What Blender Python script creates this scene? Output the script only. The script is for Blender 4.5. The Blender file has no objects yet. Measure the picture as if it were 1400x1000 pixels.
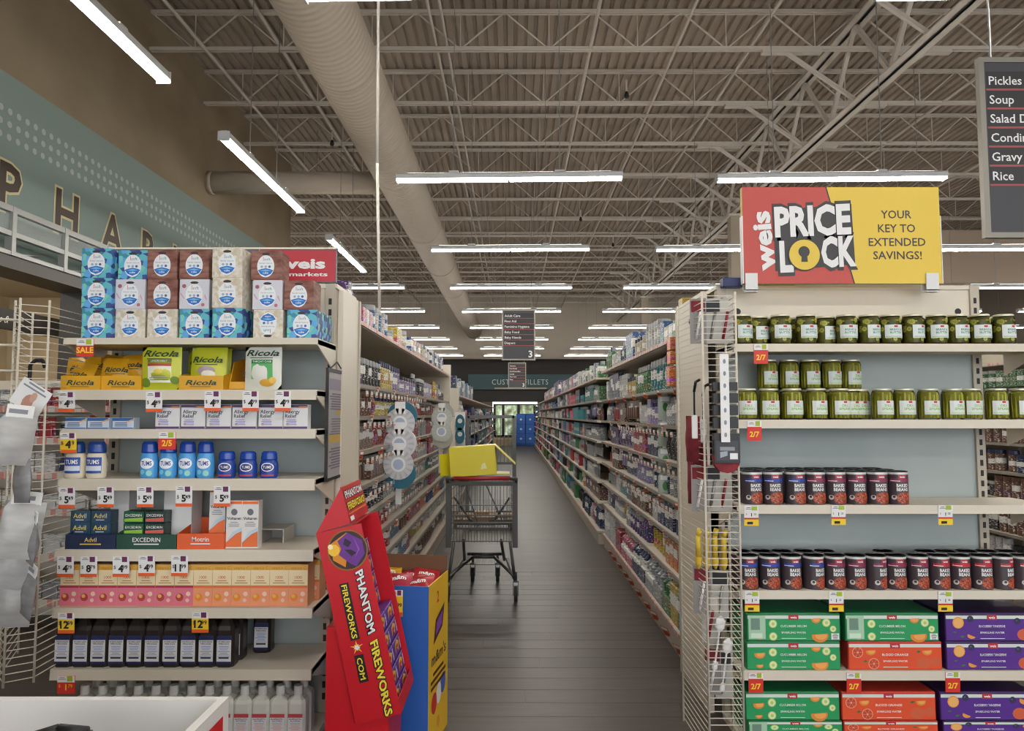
import bpy, math, random
from mathutils import Vector, Matrix
R = random.Random(7)
S = bpy.context.scene
COL = S.collection

# ------------------------------------------------------------------ camera
F, H, PITCH, YAW = 1000.0, 1.45, math.atan(0.067), 0.002
cam = bpy.data.objects.new('camera', bpy.data.cameras.new('camera'))
COL.objects.link(cam)
cam.data.sensor_fit = 'HORIZONTAL'; cam.data.sensor_width = 36; cam.data.lens = 36 * F / 1400
cam.data.clip_end = 200; cam.data.clip_start = 0.05
cam.location = (0, 0, H); cam.rotation_euler = (math.pi / 2 + PITCH, 0, YAW)
S.camera = cam
CR = cam.rotation_euler.to_matrix()

def P(u, v, Y):
    """the point of the plane y = Y that the photograph shows at pixel u, v"""
    d = CR @ Vector(((u - 700) / F, (500 - v) / F, -1))
    k = Y / d.y
    return Vector((d.x * k, Y, H + d.z * k))

# ------------------------------------------------------------------ world, exposure, light level
w = bpy.data.worlds.new('world'); S.world = w; w.use_nodes = True
w.node_tree.nodes['Background'].inputs[0].default_value = (.94, .97, 1, 1)
w.node_tree.nodes['Background'].inputs[1].default_value = 1.25      # sky light let in by the added windows behind the camera
S.view_settings.view_transform = 'Standard'; S.view_settings.look = 'None'
S.view_settings.exposure = 1.9; S.view_settings.gamma = 1.0; S.view_settings.use_curve_mapping = False
LAMP = 14.0          # radiance of the strip-light diffusers
UPLIGHT = 4.6        # glow added on top of each fixture to brighten the ceiling
S.cycles.max_bounces = 7; S.cycles.diffuse_bounces = 4; S.cycles.glossy_bounces = 3
S.cycles.transparent_max_bounces = 10; S.cycles.transmission_bounces = 4
S.cycles.caustics_reflective = False; S.cycles.caustics_refractive = False
S.cycles.filter_width = 1.1
S.cycles.sample_clamp_indirect = 4.0
try: S.cycles.use_denoising = True
except Exception: pass

# ------------------------------------------------------------------ materials
def lin(c):
    if isinstance(c, str): c = [int(c[i:i + 2], 16) / 255 for i in (0, 2, 4)]
    return tuple((x / 12.92 if x <= .04045 else ((x + .055) / 1.055) ** 2.4) for x in c) + (1,)
MATS = {}
def M(hexc, rough=.5, metal=0, emit=0, name=None, spec=.5):
    key = (hexc, rough, metal, emit, name)
    if key in MATS: return MATS[key]
    m = bpy.data.materials.new(name or 'paint_' + hexc); m.use_nodes = True
    b = m.node_tree.nodes['Principled BSDF']
    b.inputs['Base Color'].default_value = lin(hexc); b.inputs['Roughness'].default_value = rough
    b.inputs['Metallic'].default_value = metal; b.inputs['Specular IOR Level'].default_value = spec
    if emit:
        b.inputs['Emission Color'].default_value = lin(hexc); b.inputs['Emission Strength'].default_value = emit
    MATS[key] = m
    return m
class NT:
    """small helper for node materials"""
    def __init__(s, name, rough=.5, metal=0):
        s.m = bpy.data.materials.new(name); s.m.use_nodes = True; s.t = s.m.node_tree
        s.b = s.t.nodes['Principled BSDF']; s.b.inputs['Roughness'].default_value = rough; s.b.inputs['Metallic'].default_value = metal
    def n(s, kind, **kw):
        x = s.t.nodes.new(kind)
        for k, v in kw.items():
            if k.startswith('i_'):
                nm = k[2:].replace('_', ' ')
                x.inputs[nm].default_value = v
            else: setattr(x, k, v)
        return x
    def l(s, a, b): s.t.links.new(a, b)
    def coord(s, which='Object', scale=(1, 1, 1), loc=(0, 0, 0), rot=(0, 0, 0)):
        c = s.n('ShaderNodeTexCoord'); mp = s.n('ShaderNodeMapping')
        mp.inputs['Scale'].default_value = scale; mp.inputs['Location'].default_value = loc; mp.inputs['Rotation'].default_value = rot
        s.l(c.outputs[which], mp.inputs[0]); return mp.outputs[0]
    def ramp(s, fac, stops, interp='LINEAR'):
        r = s.n('ShaderNodeValToRGB'); r.color_ramp.interpolation = interp
        e = r.color_ramp.elements
        while len(e) < len(stops): e.new(.5)
        for el, (p, c) in zip(e, stops): el.position = p; el.color = lin(c)
        s.l(fac, r.inputs[0]); return r.outputs[0]
    def mix(s, fac, a, b, blend='MIX'):
        x = s.n('ShaderNodeMix', data_type='RGBA', blend_type=blend)
        for sock, v in ((x.inputs[0], fac), (x.inputs[6], a), (x.inputs[7], b)):
            if hasattr(v, 'is_output'): s.l(v, sock)
            elif isinstance(v, str): sock.default_value = lin(v)
            else: sock.default_value = v
        return x.outputs[2]
    def math(s, op, a, b=0.0, c=0.0):
        x = s.n('ShaderNodeMath', operation=op)
        for i, v in enumerate((a, b, c)):
            if hasattr(v, 'is_output'): s.l(v, x.inputs[i])
            else: x.inputs[i].default_value = v
        return x.outputs[0]
    def color(s, out): s.l(out, s.b.inputs['Base Color']); return s.m
    def bump(s, h, strength=.3, dist=.01):
        x = s.n('ShaderNodeBump'); x.inputs['Strength'].default_value = strength; x.inputs['Distance'].default_value = dist
        s.l(h, x.inputs['Height']); s.l(x.outputs[0], s.b.inputs['Normal'])

def mat_noise(name, c1, c2, scale=(1, 1, 1), nscale=5, rough=.6, detail=3, lo=.35, hi=.65, which='Object', metal=0):
    q = NT(name, rough, metal); no = q.n('ShaderNodeTexNoise'); no.inputs['Scale'].default_value = nscale; no.inputs['Detail'].default_value = detail
    q.l(q.coord(which, scale), no.inputs['Vector'])
    return q.color(q.ramp(no.outputs[0], [(lo, c1), (hi, c2)]))
def mat_cells(name, cols, scale=20, stretch=(1, 1, 1), rough=.5):
    q = NT(name, rough); v = q.n('ShaderNodeTexVoronoi'); v.inputs['Scale'].default_value = scale
    q.l(q.coord('Object', stretch), v.inputs['Vector'])
    sep = q.n('ShaderNodeSeparateColor'); q.l(v.outputs['Color'], sep.inputs[0])
    k = len(cols)
    return q.color(q.ramp(sep.outputs[0], [(i / k, c) for i, c in enumerate(cols)], 'CONSTANT'))

BEIGE = M('d3cabb', .45, name='beige_shelf_enamel'); BEIGE_D = M('b7ae9f', .5, name='beige_upright_enamel')
WHITE = M('f0efec', .5); PAPER = M('e9e9ea', .6, name='white_paper'); BLACK = M('141416', .5); DARK = M('2a2b30', .6)
BLUEGREY = mat_noise('blue_grey_back_panel', 'a3aeae', 'aeb8b7', nscale=2, rough=.55)
STEEL = M('9a9a98', .35, .7, name='painted_steel'); WIRE = M('cfc8ba', .4, name='enamelled_wire')
RED = M('c2282e', .5); ORANGE = M('e2562b', .5); YELLOW = M('f3d13a', .5); PURPLE = M('6a2c5a', .5); NAVY = M('1f2a5c', .5)
CREAM = M('e6ddcb', .55)

def tinted(name, rough=.4, band=True):
    """packaging printed in the colour of its object, with a band and lines of small print"""
    q = NT(name, rough)
    oi = q.n('ShaderNodeObjectInfo'); co = q.n('ShaderNodeTexCoord'); sp = q.n('ShaderNodeSeparateXYZ')
    q.l(co.outputs['Generated'], sp.inputs[0])
    x, z = sp.outputs[0], sp.outputs[2]
    rnd = oi.outputs['Random']
    lo = q.math('MULTIPLY_ADD', rnd, .35, .18)
    hi = q.math('ADD', lo, q.math('MULTIPLY_ADD', rnd, .2, .16))
    inb = q.math('MULTIPLY', q.math('GREATER_THAN', z, lo), q.math('LESS_THAN', z, hi))
    hs = q.n('ShaderNodeHueSaturation'); q.l(oi.outputs['Color'], hs.inputs['Color'])
    q.l(q.math('MULTIPLY_ADD', rnd, .5, .25), hs.inputs['Hue']); hs.inputs['Saturation'].default_value = .9; hs.inputs['Value'].default_value = 1.0
    bandc = q.mix(q.math('GREATER_THAN', rnd, .45), hs.outputs[0], 'dcdcd8')
    c = q.mix(inb, oi.outputs['Color'], bandc)
    mp = q.n('ShaderNodeMapping'); mp.inputs['Scale'].default_value = (3.6, 3.6, 17); q.l(co.outputs['Generated'], mp.inputs[0])
    ad = q.n('ShaderNodeVectorMath', operation='ADD'); q.l(mp.outputs[0], ad.inputs[0]); q.l(oi.outputs['Location'], ad.inputs[1])
    wn = q.n('ShaderNodeTexNoise'); wn.inputs['Scale'].default_value = 1.3; wn.inputs['Detail'].default_value = 1; q.l(ad.outputs[0], wn.inputs['Vector'])
    c = q.mix(q.math('MULTIPLY', q.math('GREATER_THAN', wn.outputs[0], .62), .75), c, 'd9d7d2')
    c = q.mix(q.math('MULTIPLY', q.math('LESS_THAN', wn.outputs[0], .37), .65), c, '30323e')
    return q.color(c)
PACK = tinted('printed_packaging', .42)
q = NT('plain_tinted_plastic', .35); oi_ = q.n('ShaderNodeObjectInfo'); TINT = q.color(oi_.outputs['Color'])

# ------------------------------------------------------------------ mesh builder
TEXTS = {}
def text_geo(s, bold=0.0, shear=0.0, spacing=1.0):
    key = (s, bold, shear, spacing)
    if key in TEXTS: return TEXTS[key]
    cu = bpy.data.curves.new('t', 'FONT'); cu.body = s; cu.offset = bold; cu.shear = shear; cu.resolution_u = 2; cu.space_character = spacing
    o = bpy.data.objects.new('t', cu); COL.objects.link(o)
    dg = bpy.context.evaluated_depsgraph_get(); ev = o.evaluated_get(dg); me = ev.to_mesh()
    vs = [(v.co.x, v.co.y) for v in me.vertices]; fs = [tuple(p.vertices) for p in me.polygons]
    ev.to_mesh_clear(); bpy.data.objects.remove(o); bpy.data.curves.remove(cu)
    if vs:
        x0 = min(v[0] for v in vs); x1 = max(v[0] for v in vs)
    else: x0 = x1 = 0
    k = 1 / .72
    vs = [((x - x0) * k, y * k) for x, y in vs]
    TEXTS[key] = (vs, fs, (x1 - x0) * k)
    return TEXTS[key]

class MB:
    def __init__(s):
        s.v = []; s.f = []; s.mi = []; s.sm = []; s.mats = []
        s.frame((0, 0, 0), (1, 0, 0), (0, 0, 1))
    def frame(s, o, ux, uz, warp=None):
        s.o = Vector(o); s.ux = Vector(ux).normalized(); s.uz = Vector(uz).normalized(); s.n = s.ux.cross(s.uz); s.warp = warp
        return s
    def m(s, mat):
        if mat not in s.mats: s.mats.append(mat)
        return s.mats.index(mat)
    def add(s, vs, fs, mat, smooth=False):
        b = len(s.v); i = s.m(mat)
        s.v += [tuple(v) for v in vs]
        for f in fs: s.f.append(tuple(b + k for k in f)); s.mi.append(i); s.sm.append(smooth)
    def box(s, x0, x1, y0, y1, z0, z1, mat, taper=0):
        t = taper
        vs = [(x0, y0, z0), (x1, y0, z0), (x1, y1, z0), (x0, y1, z0), (x0 + t, y0 + t, z1), (x1 - t, y0 + t, z1), (x1 - t, y1 - t, z1), (x0 + t, y1 - t, z1)]
        s.add(vs, [(3, 2, 1, 0), (4, 5, 6, 7), (0, 1, 5, 4), (1, 2, 6, 5), (2, 3, 7, 6), (3, 0, 4, 7)], mat); return s
    def cbox(s, x0, x1, y0, y1, z0, z1, mat, c=.003):
        """box with chamfered vertical edges and top rim"""
        def ring(z, k):
            a, b, cc, d = x0 + k, x1 - k, y0 + k, y1 - k
            return [(a + c, cc, z), (b - c, cc, z), (b, cc + c, z), (b, d - c, z), (b - c, d, z), (a + c, d, z), (a, d - c, z), (a, cc + c, z)]
        rs = [ring(z0, c * .6), ring(z0 + c, 0), ring(z1 - c, 0), ring(z1, c * .6)]
        vs = [p for r in rs for p in r]; fs = []
        for k in range(3):
            for i in range(8): fs.append((k * 8 + i, k * 8 + (i + 1) % 8, k * 8 + 8 + (i + 1) % 8, k * 8 + 8 + i))
        fs += [tuple(reversed(range(8))), tuple(range(24, 32))]
        s.add(vs, fs, mat); return s
    def poly(s, pts, mat): s.add(pts, [tuple(range(len(pts)))], mat); return s
    def bar(s, a, b, r, mat, n=4, r2=None):
        a = Vector(a); b = Vector(b); d = (b - a).normalized()
        u = d.cross(Vector((0, 0, 1)) if abs(d.z) < .9 else Vector((1, 0, 0))).normalized(); w_ = d.cross(u); r2 = r if r2 is None else r2
        vs = []
        for p, rr in ((a, r), (b, r2)):
            for i in range(n):
                t = 2 * math.pi * (i + .5) / n; vs.append(p + u * math.cos(t) * rr + w_ * math.sin(t) * rr)
        fs = [(i, i + n, (i + 1) % n + n, (i + 1) % n) for i in range(n)] + [tuple(range(n)), tuple(reversed(range(n, 2 * n)))]
        s.add(vs, fs, mat, n > 5); return s
    def path(s, pts, r, mat, n=4):
        for a, b in zip(pts, pts[1:]): s.bar(a, b, r, mat, n)
        return s
    def lathe(s, prof, mat, n=16, cx=0, cy=0, a0=0, a1=None, sx=1, sy=1, caps=True):
        full = a1 is None; a1 = a0 + 2 * math.pi if full else a1
        k = n if full else n + 1
        for (r0, z0), (r1, z1) in zip(prof, prof[1:]):
            vs = []
            for r_, z_ in ((r0, z0), (r1, z1)):
                for i in range(k):
                    t = a0 + (a1 - a0) * i / n; vs.append((cx + r_ * math.cos(t) * sx, cy + r_ * math.sin(t) * sy, z_))
            fs = [(i, (i + 1) % k, (i + 1) % k + k, i + k) for i in range(n)]
            s.add(vs, fs, mat, True)
        if full and caps:
            for (r_, z_), rev in ((prof[0], True), (prof[-1], False)):
                if r_ > 1e-4:
                    vs = [(cx + r_ * math.cos(2 * math.pi * i / n) * sx, cy + r_ * math.sin(2 * math.pi * i / n) * sy, z_) for i in range(n)]
                    s.add(vs, [tuple(reversed(range(n))) if rev else tuple(range(n))], mat)
        return s
    def prism(s, pts, a, b, mat, axis='y'):
        n = len(pts)
        def q_(p, t): return {'y': (p[0], t, p[1]), 'x': (t, p[0], p[1]), 'z': (p[0], p[1], t)}[axis]
        vs = [q_(p, a) for p in pts] + [q_(p, b) for p in pts]
        fs = [tuple(range(n)), tuple(reversed(range(n, 2 * n)))] + [(i + n, (i + 1) % n + n, (i + 1) % n, i) for i in range(n)]
        s.add(vs, fs, mat); return s
    # flat print in the current frame
    def pt(s, x, z, off):
        if s.warp: return s.warp(x, z, off)
        return s.o + s.ux * x + s.uz * z + s.n * off
    def rect(s, x0, z0, x1, z1, mat, off=.001, nx=1):
        if s.warp: nx = max(nx, 6)
        for i in range(nx):
            a = x0 + (x1 - x0) * i / nx; b = x0 + (x1 - x0) * (i + 1) / nx
            s.add([s.pt(a, z0, off), s.pt(b, z0, off), s.pt(b, z1, off), s.pt(a, z1, off)], [(0, 1, 2, 3)], mat, bool(s.warp))
        return s
    def quad2(s, pts, mat, off=.001): s.add([s.pt(x, z, off) for x, z in pts], [tuple(range(len(pts)))], mat); return s
    def disc(s, x, z, r, mat, off=.001, n=14, rz=None, a0=0, a1=2 * math.pi):
        rz = rz or r
        if s.warp:      # on a curved face: rings, so that the print follows the curve
            vs = [s.pt(x, z, off)]; fs = []
            for j in range(1, 4):
                for i in range(n): t = a0 + (a1 - a0) * i / n; vs.append(s.pt(x + r * j / 3 * math.cos(t), z + rz * j / 3 * math.sin(t), off))
            for i in range(n):
                k = (i + 1) % n; fs.append((0, 1 + i, 1 + k))
                for j in range(2): fs.append((1 + j * n + i, 1 + (j + 1) * n + i, 1 + (j + 1) * n + k, 1 + j * n + k))
            s.add(vs, fs, mat, True); return s
        s.add([s.pt(x + r * math.cos(a0 + (a1 - a0) * i / n), z + rz * math.sin(a0 + (a1 - a0) * i / n), off) for i in range(n if a1 - a0 > 6.2 else n + 1)],
              [tuple(range(n if a1 - a0 > 6.2 else n + 1))], mat); return s
    def text(s, t, x, z, h, mat, off=.002, align='C', bold=0, shear=0, width=None, spacing=1.0):
        vs, fs, wd = text_geo(t, bold, shear, spacing)
        if not vs: return s
        kx = h if width is None else width / wd
        dx = {'C': -wd * kx / 2, 'L': 0, 'R': -wd * kx}[align]
        s.add([s.pt(x + dx + a * kx, z + b * h, off) for a, b in vs], fs, mat); return s
    def lines(s, x0, x1, z, h, n, gap, mat, off=.0015, seed=1):
        rr = random.Random(seed)
        for i in range(n):
            zz = z - i * gap; wd = (x1 - x0) * (.6 + .4 * rr.random()); c = (x0 + x1) / 2
            s.rect(c - wd / 2, zz, c + wd / 2, zz + h, mat, off)
        return s
    def mesh(s, name):
        me = bpy.data.meshes.new(name); me.from_pydata(s.v, [], s.f)
        for m_ in s.mats: me.materials.append(m_)
        me.polygons.foreach_set('material_index', s.mi); me.polygons.foreach_set('use_smooth', s.sm); me.update()
        return me
    def build(s, name, parent=None, link=True):
        o = bpy.data.objects.new(name, s.mesh(name))
        if link: COL.objects.link(o)
        if parent: o.parent = parent
        return o

def tag(o, label, cat, group=None):
    o['label'] = label; o['category'] = cat
    if group: o['group'] = group
    return o
def struct(o): o['kind'] = 'structure'; return o
def thing(name, label, cat, loc=(0, 0, 0), group=None, link=True, rot=0):
    o = bpy.data.objects.new(name, None)
    if link: COL.objects.link(o)
    o.location = loc; o.rotation_euler.z = rot; o.empty_display_size = .05
    return tag(o, label, cat, group)
KIDS = {}
def proto(name, *parts, root=None):
    """an unlinked model: root mesh builder or None, parts = (name, builder, [(subname, builder)])"""
    o = bpy.data.objects.new(name, root.mesh(name) if root else None)
    ks = []
    for pname, b, *sub in parts:
        c = bpy.data.objects.new(pname, b.mesh(pname)); c.parent = o
        KIDS[c] = []
        for sn, sb in (sub[0] if sub else []):
            g = bpy.data.objects.new(sn, sb.mesh(sn)); g.parent = c; KIDS[c].append(g)
        ks.append(c)
    KIDS[o] = ks
    return o
def put(p, loc, label, cat, group=None, rot=0, scale=None, color=None, tilt=None, capcolor=None):
    o = p.copy(); COL.objects.link(o); o.location = loc; o.rotation_euler = (tilt[0], tilt[1], rot) if tilt else (0, 0, rot)
    if scale: o.scale = scale
    if color: o.color = color
    for c in KIDS.get(p, ()):
        d = c.copy(); COL.objects.link(d); d.parent = o
        if color: d.color = capcolor if (capcolor and d.name.startswith('cap')) else color
        for g in KIDS.get(c, ()):
            e = g.copy(); COL.objects.link(e); e.parent = d
            if color: e.color = color
    return tag(o, label, cat, group)
ORD = ['first', 'second', 'third', 'fourth', 'fifth', 'sixth', 'seventh', 'eighth', 'ninth', 'tenth', 'eleventh', 'twelfth', 'thirteenth', 'fourteenth', 'fifteenth', 'sixteenth', 'seventeenth', 'eighteenth', 'nineteenth', 'twentieth']
def nth(i):
    if i < 20: return ORD[i]
    n = i + 1
    return str(n) + ('th' if n % 100 in (11, 12, 13) else {1: 'st', 2: 'nd', 3: 'rd'}.get(n % 10, 'th'))

# ------------------------------------------------------------------ room shell
XL, YB, ZC = -5.2, 35.0, 7.25
q = NT('wood_plank_vinyl', .42)
br = q.n('ShaderNodeTexBrick', offset=.37); br.inputs['Scale'].default_value = 1; br.inputs['Mortar Size'].default_value = .002
br.inputs['Brick Width'].default_value = 1.2; br.inputs['Row Height'].default_value = .17
br.inputs['Color1'].default_value = lin('5f564f'); br.inputs['Color2'].default_value = lin('6b6159'); br.inputs['Mortar'].default_value = lin('4e4a48')
q.l(q.coord('Object'), br.inputs['Vector'])
gn = q.n('ShaderNodeTexNoise'); gn.inputs['Scale'].default_value = 3; gn.inputs['Detail'].default_value = 5; q.l(q.coord('Object', (1, 14, 1)), gn.inputs['Vector'])
FLOORM = q.color(q.mix(.7, br.outputs[0], q.ramp(gn.outputs[0], [(.3, '5d5855'), (.7, 'aca6a2')]), 'MULTIPLY'))
q2 = NT('wood_grain_plank', .4); gn = q2.n('ShaderNodeTexNoise'); gn.inputs['Scale'].default_value = 3; gn.inputs['Detail'].default_value = 5
oi = q2.n('ShaderNodeObjectInfo'); vm = q2.n('ShaderNodeVectorMath', operation='ADD'); q2.l(q2.coord('Object', (1, 14, 1)), vm.inputs[0])
q2.l(oi.outputs['Location'], vm.inputs[1]); q2.l(vm.outputs[0], gn.inputs['Vector'])
bs = q2.mix(oi.outputs['Random'], '5e554e', '6f655d')
PLANKM = q2.color(q2.mix(.7, bs, q2.ramp(gn.outputs[0], [(.3, '5d5855'), (.7, 'aca6a2')]), 'MULTIPLY'))
floor = struct(MB().poly([(-16, -8, 0), (20, -8, 0), (20, YB + .5, 0), (-16, YB + .5, 0)], FLOORM).build('floor'))
pl = MB(); pl.box(0, 1.196, 0, .167, 0, .0015, PLANKM, taper=.0012); plm = pl.mesh('plank')
for r in range(26):
    y = 2.6 + r * .17; off = (r * .43) % 1.2
    for k in range(3):
        x = -1.75 + off + k * 1.2
        if x > 1.0: continue
        o = bpy.data.objects.new('plank', plm); COL.objects.link(o); o.parent = floor; o.location = (x, y, .0002)

WALLB = mat_noise('tan_wall_paint', '8f8069', '9a8b73', nscale=1.2, rough=.8)
q = NT('teal_wall_paint', .75)      # teal fascia with three printed rows of pale dots
c = q.n('ShaderNodeTexCoord'); sp = q.n('ShaderNodeSeparateXYZ'); q.l(c.outputs['Object'], sp.inputs[0])
fy = q.math('FRACT', q.math('MULTIPLY', sp.outputs[1], 1 / .135)); fz = q.math('FRACT', q.math('MULTIPLY', q.math('SUBTRACT', sp.outputs[2], 4.235), 1 / .135))
dy = q.math('SUBTRACT', fy, .5); dz = q.math('SUBTRACT', fz, .5)
dd = q.math('ADD', q.math('MULTIPLY', dy, dy), q.math('MULTIPLY', dz, dz))
inband = q.math('MULTIPLY', q.math('GREATER_THAN', sp.outputs[2], 4.235), q.math('LESS_THAN', sp.outputs[2], 4.64))
TEAL = q.color(q.mix(q.math('MULTIPLY', q.math('LESS_THAN', dd, .065), inband), '8da09b', 'b9c4be'))
OFFW = M('b9b0a4', .8, name='pale_wall_paint')
wl = MB(); wl.box(XL - .2, XL, -8, 16.8, 4.95, ZC, WALLB); wl.box(XL - .2, XL, 8.75, 16.8, 0, 3.05, WALLB)
wl.box(XL - .2, XL, -8, 16.8, 3.05, 4.95, TEAL)
wl.box(XL - .2, XL, -8, 4.5, 0, 3.05, WALLB)
struct(wl.build('wall_left'))
wr = MB(); wr.box(-16, XL - .2, 16.6, 16.8, 0, ZC, WALLB)
struct(wr.build('wall_return'))
struct(MB().box(-16.2, -16, 16.6, YB + .5, 0, ZC, OFFW).build('wall_far_left'))
BANDK = M('23201f', .7, name='black_band_paint')
wb = MB(); wb.box(-16, 20, YB, YB + .3, 4.1, ZC, OFFW); wb.box(-16, 20, YB - .02, YB + .3, 2.05, 4.1, BANDK)
wb.box(-16, -1.0, YB, YB + .3, 0, 2.05, M('5d5249', .7)); wb.box(1.15, 20, YB, YB + .3, 0, 2.05, M('5d5249', .7)); wb.box(-1.0, 1.15, YB, YB + .3, 0, .45, M('8d7c66', .7))
struct(wb.build('wall_back'))
struct(MB().box(20, 20.2, -8, YB + .5, 0, ZC, OFFW).build('wall_right'))
# unseen front wall; tall windows added so daylight brightens the endcap fronts
wf = MB(); wf.box(-16, 20, -8.2, -8, 3.9, ZC, OFFW); wf.box(-16, 20, -8.2, -8, 0, .35, OFFW)
for x in (-16, -12, -8, -4, 0, 4, 8, 12, 16): wf.box(x, x + (.35 if x < 16 else 4), -8.2, -8, .35, 3.9, OFFW)
struct(wf.build('wall_front'))
q = NT('window_glass', .02); tb = q.n('ShaderNodeBsdfTransparent'); gl = q.n('ShaderNodeBsdfGlossy'); gl.inputs['Roughness'].default_value = .02
fr = q.n('ShaderNodeLayerWeight'); fr.inputs[0].default_value = .1; mx = q.n('ShaderNodeMixShader'); q.l(fr.outputs['Fresnel'], mx.inputs[0]); q.l(tb.outputs[0], mx.inputs[1]); q.l(gl.outputs[0], mx.inputs[2])
q.l(mx.outputs[0], q.t.nodes['Material Output'].inputs[0]); WGL = q.m
for k, x in enumerate((-16, -12, -8, -4, 0, 4, 8, 12)):
    o = bpy.data.objects.new('window_%d' % (k + 2), None); COL.objects.link(o); o['kind'] = 'structure'; o.location = (x + .35, -8.1, .35)  # added window, out of view, throws sky light onto the endcaps
    for nm, bx_ in (('pane', (.03, 1.8, -.005, .005, .03, 3.52)), ('pane', (1.85, 3.62, -.005, .005, .03, 3.52))): MB().box(*bx_, WGL).build(nm, o)
    fb = MB(); fb.box(0, 3.65, -.03, .03, 0, .03, DARK); fb.box(0, 3.65, -.03, .03, 3.52, 3.55, DARK)
    for xx in (0, 1.8, 3.62): fb.box(xx, xx + (.05 if xx == 1.8 else .03), -.03, .03, .03, 3.52, DARK)
    fb.build('frame', o)
# corrugated roof deck seen from below, ribs run along the aisle
DECK = mat_noise('painted_roof_deck', '9d9083', 'a99c8f', nscale=.7, rough=.75)
dk = MB(); x = -16.2; vs = []; prof = []
while x < 20.2:
    prof += [(x, ZC), (x + .088, ZC), (x + .1, ZC + .04), (x + .14, ZC + .04)]; x += .152
for X_, Z_ in prof: vs += [(X_, -8.2, Z_), (X_, YB + .5, Z_)]
dk.add(vs, [(2 * i, 2 * i + 2, 2 * i + 3, 2 * i + 1) for i in range(len(prof) - 1)], DECK)
ceiling = struct(dk.build('ceiling'))
# open-web joists across the room, two girders along it, bridging lines, pipes
JST = M('ccc5bb', .5, name='painted_joist_steel')
def joist_mesh(x0, x1):
    b = MB(); zb, zt = 6.65, 7.25
    for z in (zb, zt - .05):
        b.box(x0, x1, -.045, -.01, z, z + .045, JST); b.box(x0, x1, .01, .045, z, z + .045, JST)
    n = round((x1 - x0) / 1.22); st = (x1 - x0) / n
    for i in range(n):
        a = x0 + i * st
        b.bar((a, 0, zt - .03), (a + st / 2, 0, zb + .02), .013, JST); b.bar((a + st / 2, 0, zb + .02), (a + st, 0, zt - .03), .013, JST)
        b.bar((a + st / 2, 0, zb), (a + st / 2, 0, zt - .03), .009, JST)
    return b.mesh('joist')
jm = [joist_mesh(-16, XL - .2), joist_mesh(XL, 4.95), joist_mesh(4.95, 20)]
y = 10.15 - 1.83 * 8
while y < YB:
    for k, me in enumerate(jm):
        if k == 0 and y < 16.8: continue
        o = bpy.data.objects.new('joist', me); COL.objects.link(o); o.parent = ceiling; o.location = (0, y, 0)
    y += 1.83
GX = 4.9
g = MB(); zb, zt = 5.85, 7.0
for z in (zb, zt):
    g.box(GX - .12, GX - .015, -8, YB, z, z + .02, JST); g.box(GX + .015, GX + .12, -8, YB, z, z + .02, JST)
    g.box(GX - .03, GX - .015, -8, YB, z, z + .1, JST); g.box(GX + .015, GX + .03, -8, YB, z, z + .1, JST)
g.build('girder', ceiling)
gd = MB(); gd.bar((0, 0, zt + .03), (0, .915, zb + .05), .04, JST); gdm = gd.mesh('girder_strut')
gd2 = MB(); gd2.bar((0, .915, zb + .05), (0, 1.83, zt + .03), .04, JST); gdm2 = gd2.mesh('girder_strut')
kb = MB(); kb.bar((0, 0, 5.9), (-1.0, 0, 6.62), .035, JST); kb.box(-1.35, -.5, -.05, .05, 6.6, 6.66, JST); kbm = kb.mesh('knee_brace')
kb = MB(); kb.bar((0, 0, 5.9), (1.0, 0, 6.62), .035, JST); kb.box(.5, 1.35, -.05, .05, 6.6, 6.66, JST); kbm2 = kb.mesh('knee_brace')
y = 10.15 - 1.83 * 8; i = 0
while y < YB - 2:
    for me in (gdm, gdm2):
        o = bpy.data.objects.new('girder_strut', me); COL.objects.link(o); o.parent = ceiling; o.location = (GX, y, 0)
    for me in (kbm, kbm2):
        o = bpy.data.objects.new('knee_brace', me); COL.objects.link(o); o.parent = ceiling; o.location = (GX, y, 0)
    y += 1.83; i += 1
for x, z, r in ((-3.6, 7.12, .03), (-1.1, 6.7, .022), (-.95, 6.72, .022), (1.1, 6.68, .025), (2.3, 6.62, .02), (3.4, 6.7, .02), (-4.4, 6.66, .025), (7.2, 6.68, .025), (9.8, 6.7, .025)):
    MB().bar((x, -8, z), (x, YB, z), r, JST, 6).build('pipe', ceiling)
for (x, y) in ((1.75, 11.0), (1.72, 14.8), (1.7, 18.2), (-3.3, 13.0), (2.9, 21)):
    b = MB(); b.bar((x, y, 6.62), (x, y, 6.42), .015, JST, 6); b.lathe([(.03, 6.33), (.04, 6.37), (.02, 6.43)], BLACK, 8, x, y); b.build('sprinkler_head', ceiling)
# round steel columns under the girder
for k, y in enumerate((15.95, 27.2)):
    b = MB(); b.box(GX - .13, GX + .13, y - .13, y + .13, 0, 5.85, M('a99e8e', .6)); b.box(GX - .18, GX + .18, y - .18, y + .18, 5.8, 5.85, JST)
    o = struct(b.build('trim_%d' % (k + 1)))
# boxed soffit far right
b = MB(); b.box(9.4, 20, 19.0, 19.4, 4.9, 6.3, M('b3a392', .8)); b.box(9.4, 9.8, 19.0, YB, 4.9, 6.3, M('b3a392', .8))
struct(b.build('trim_3'))

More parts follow.
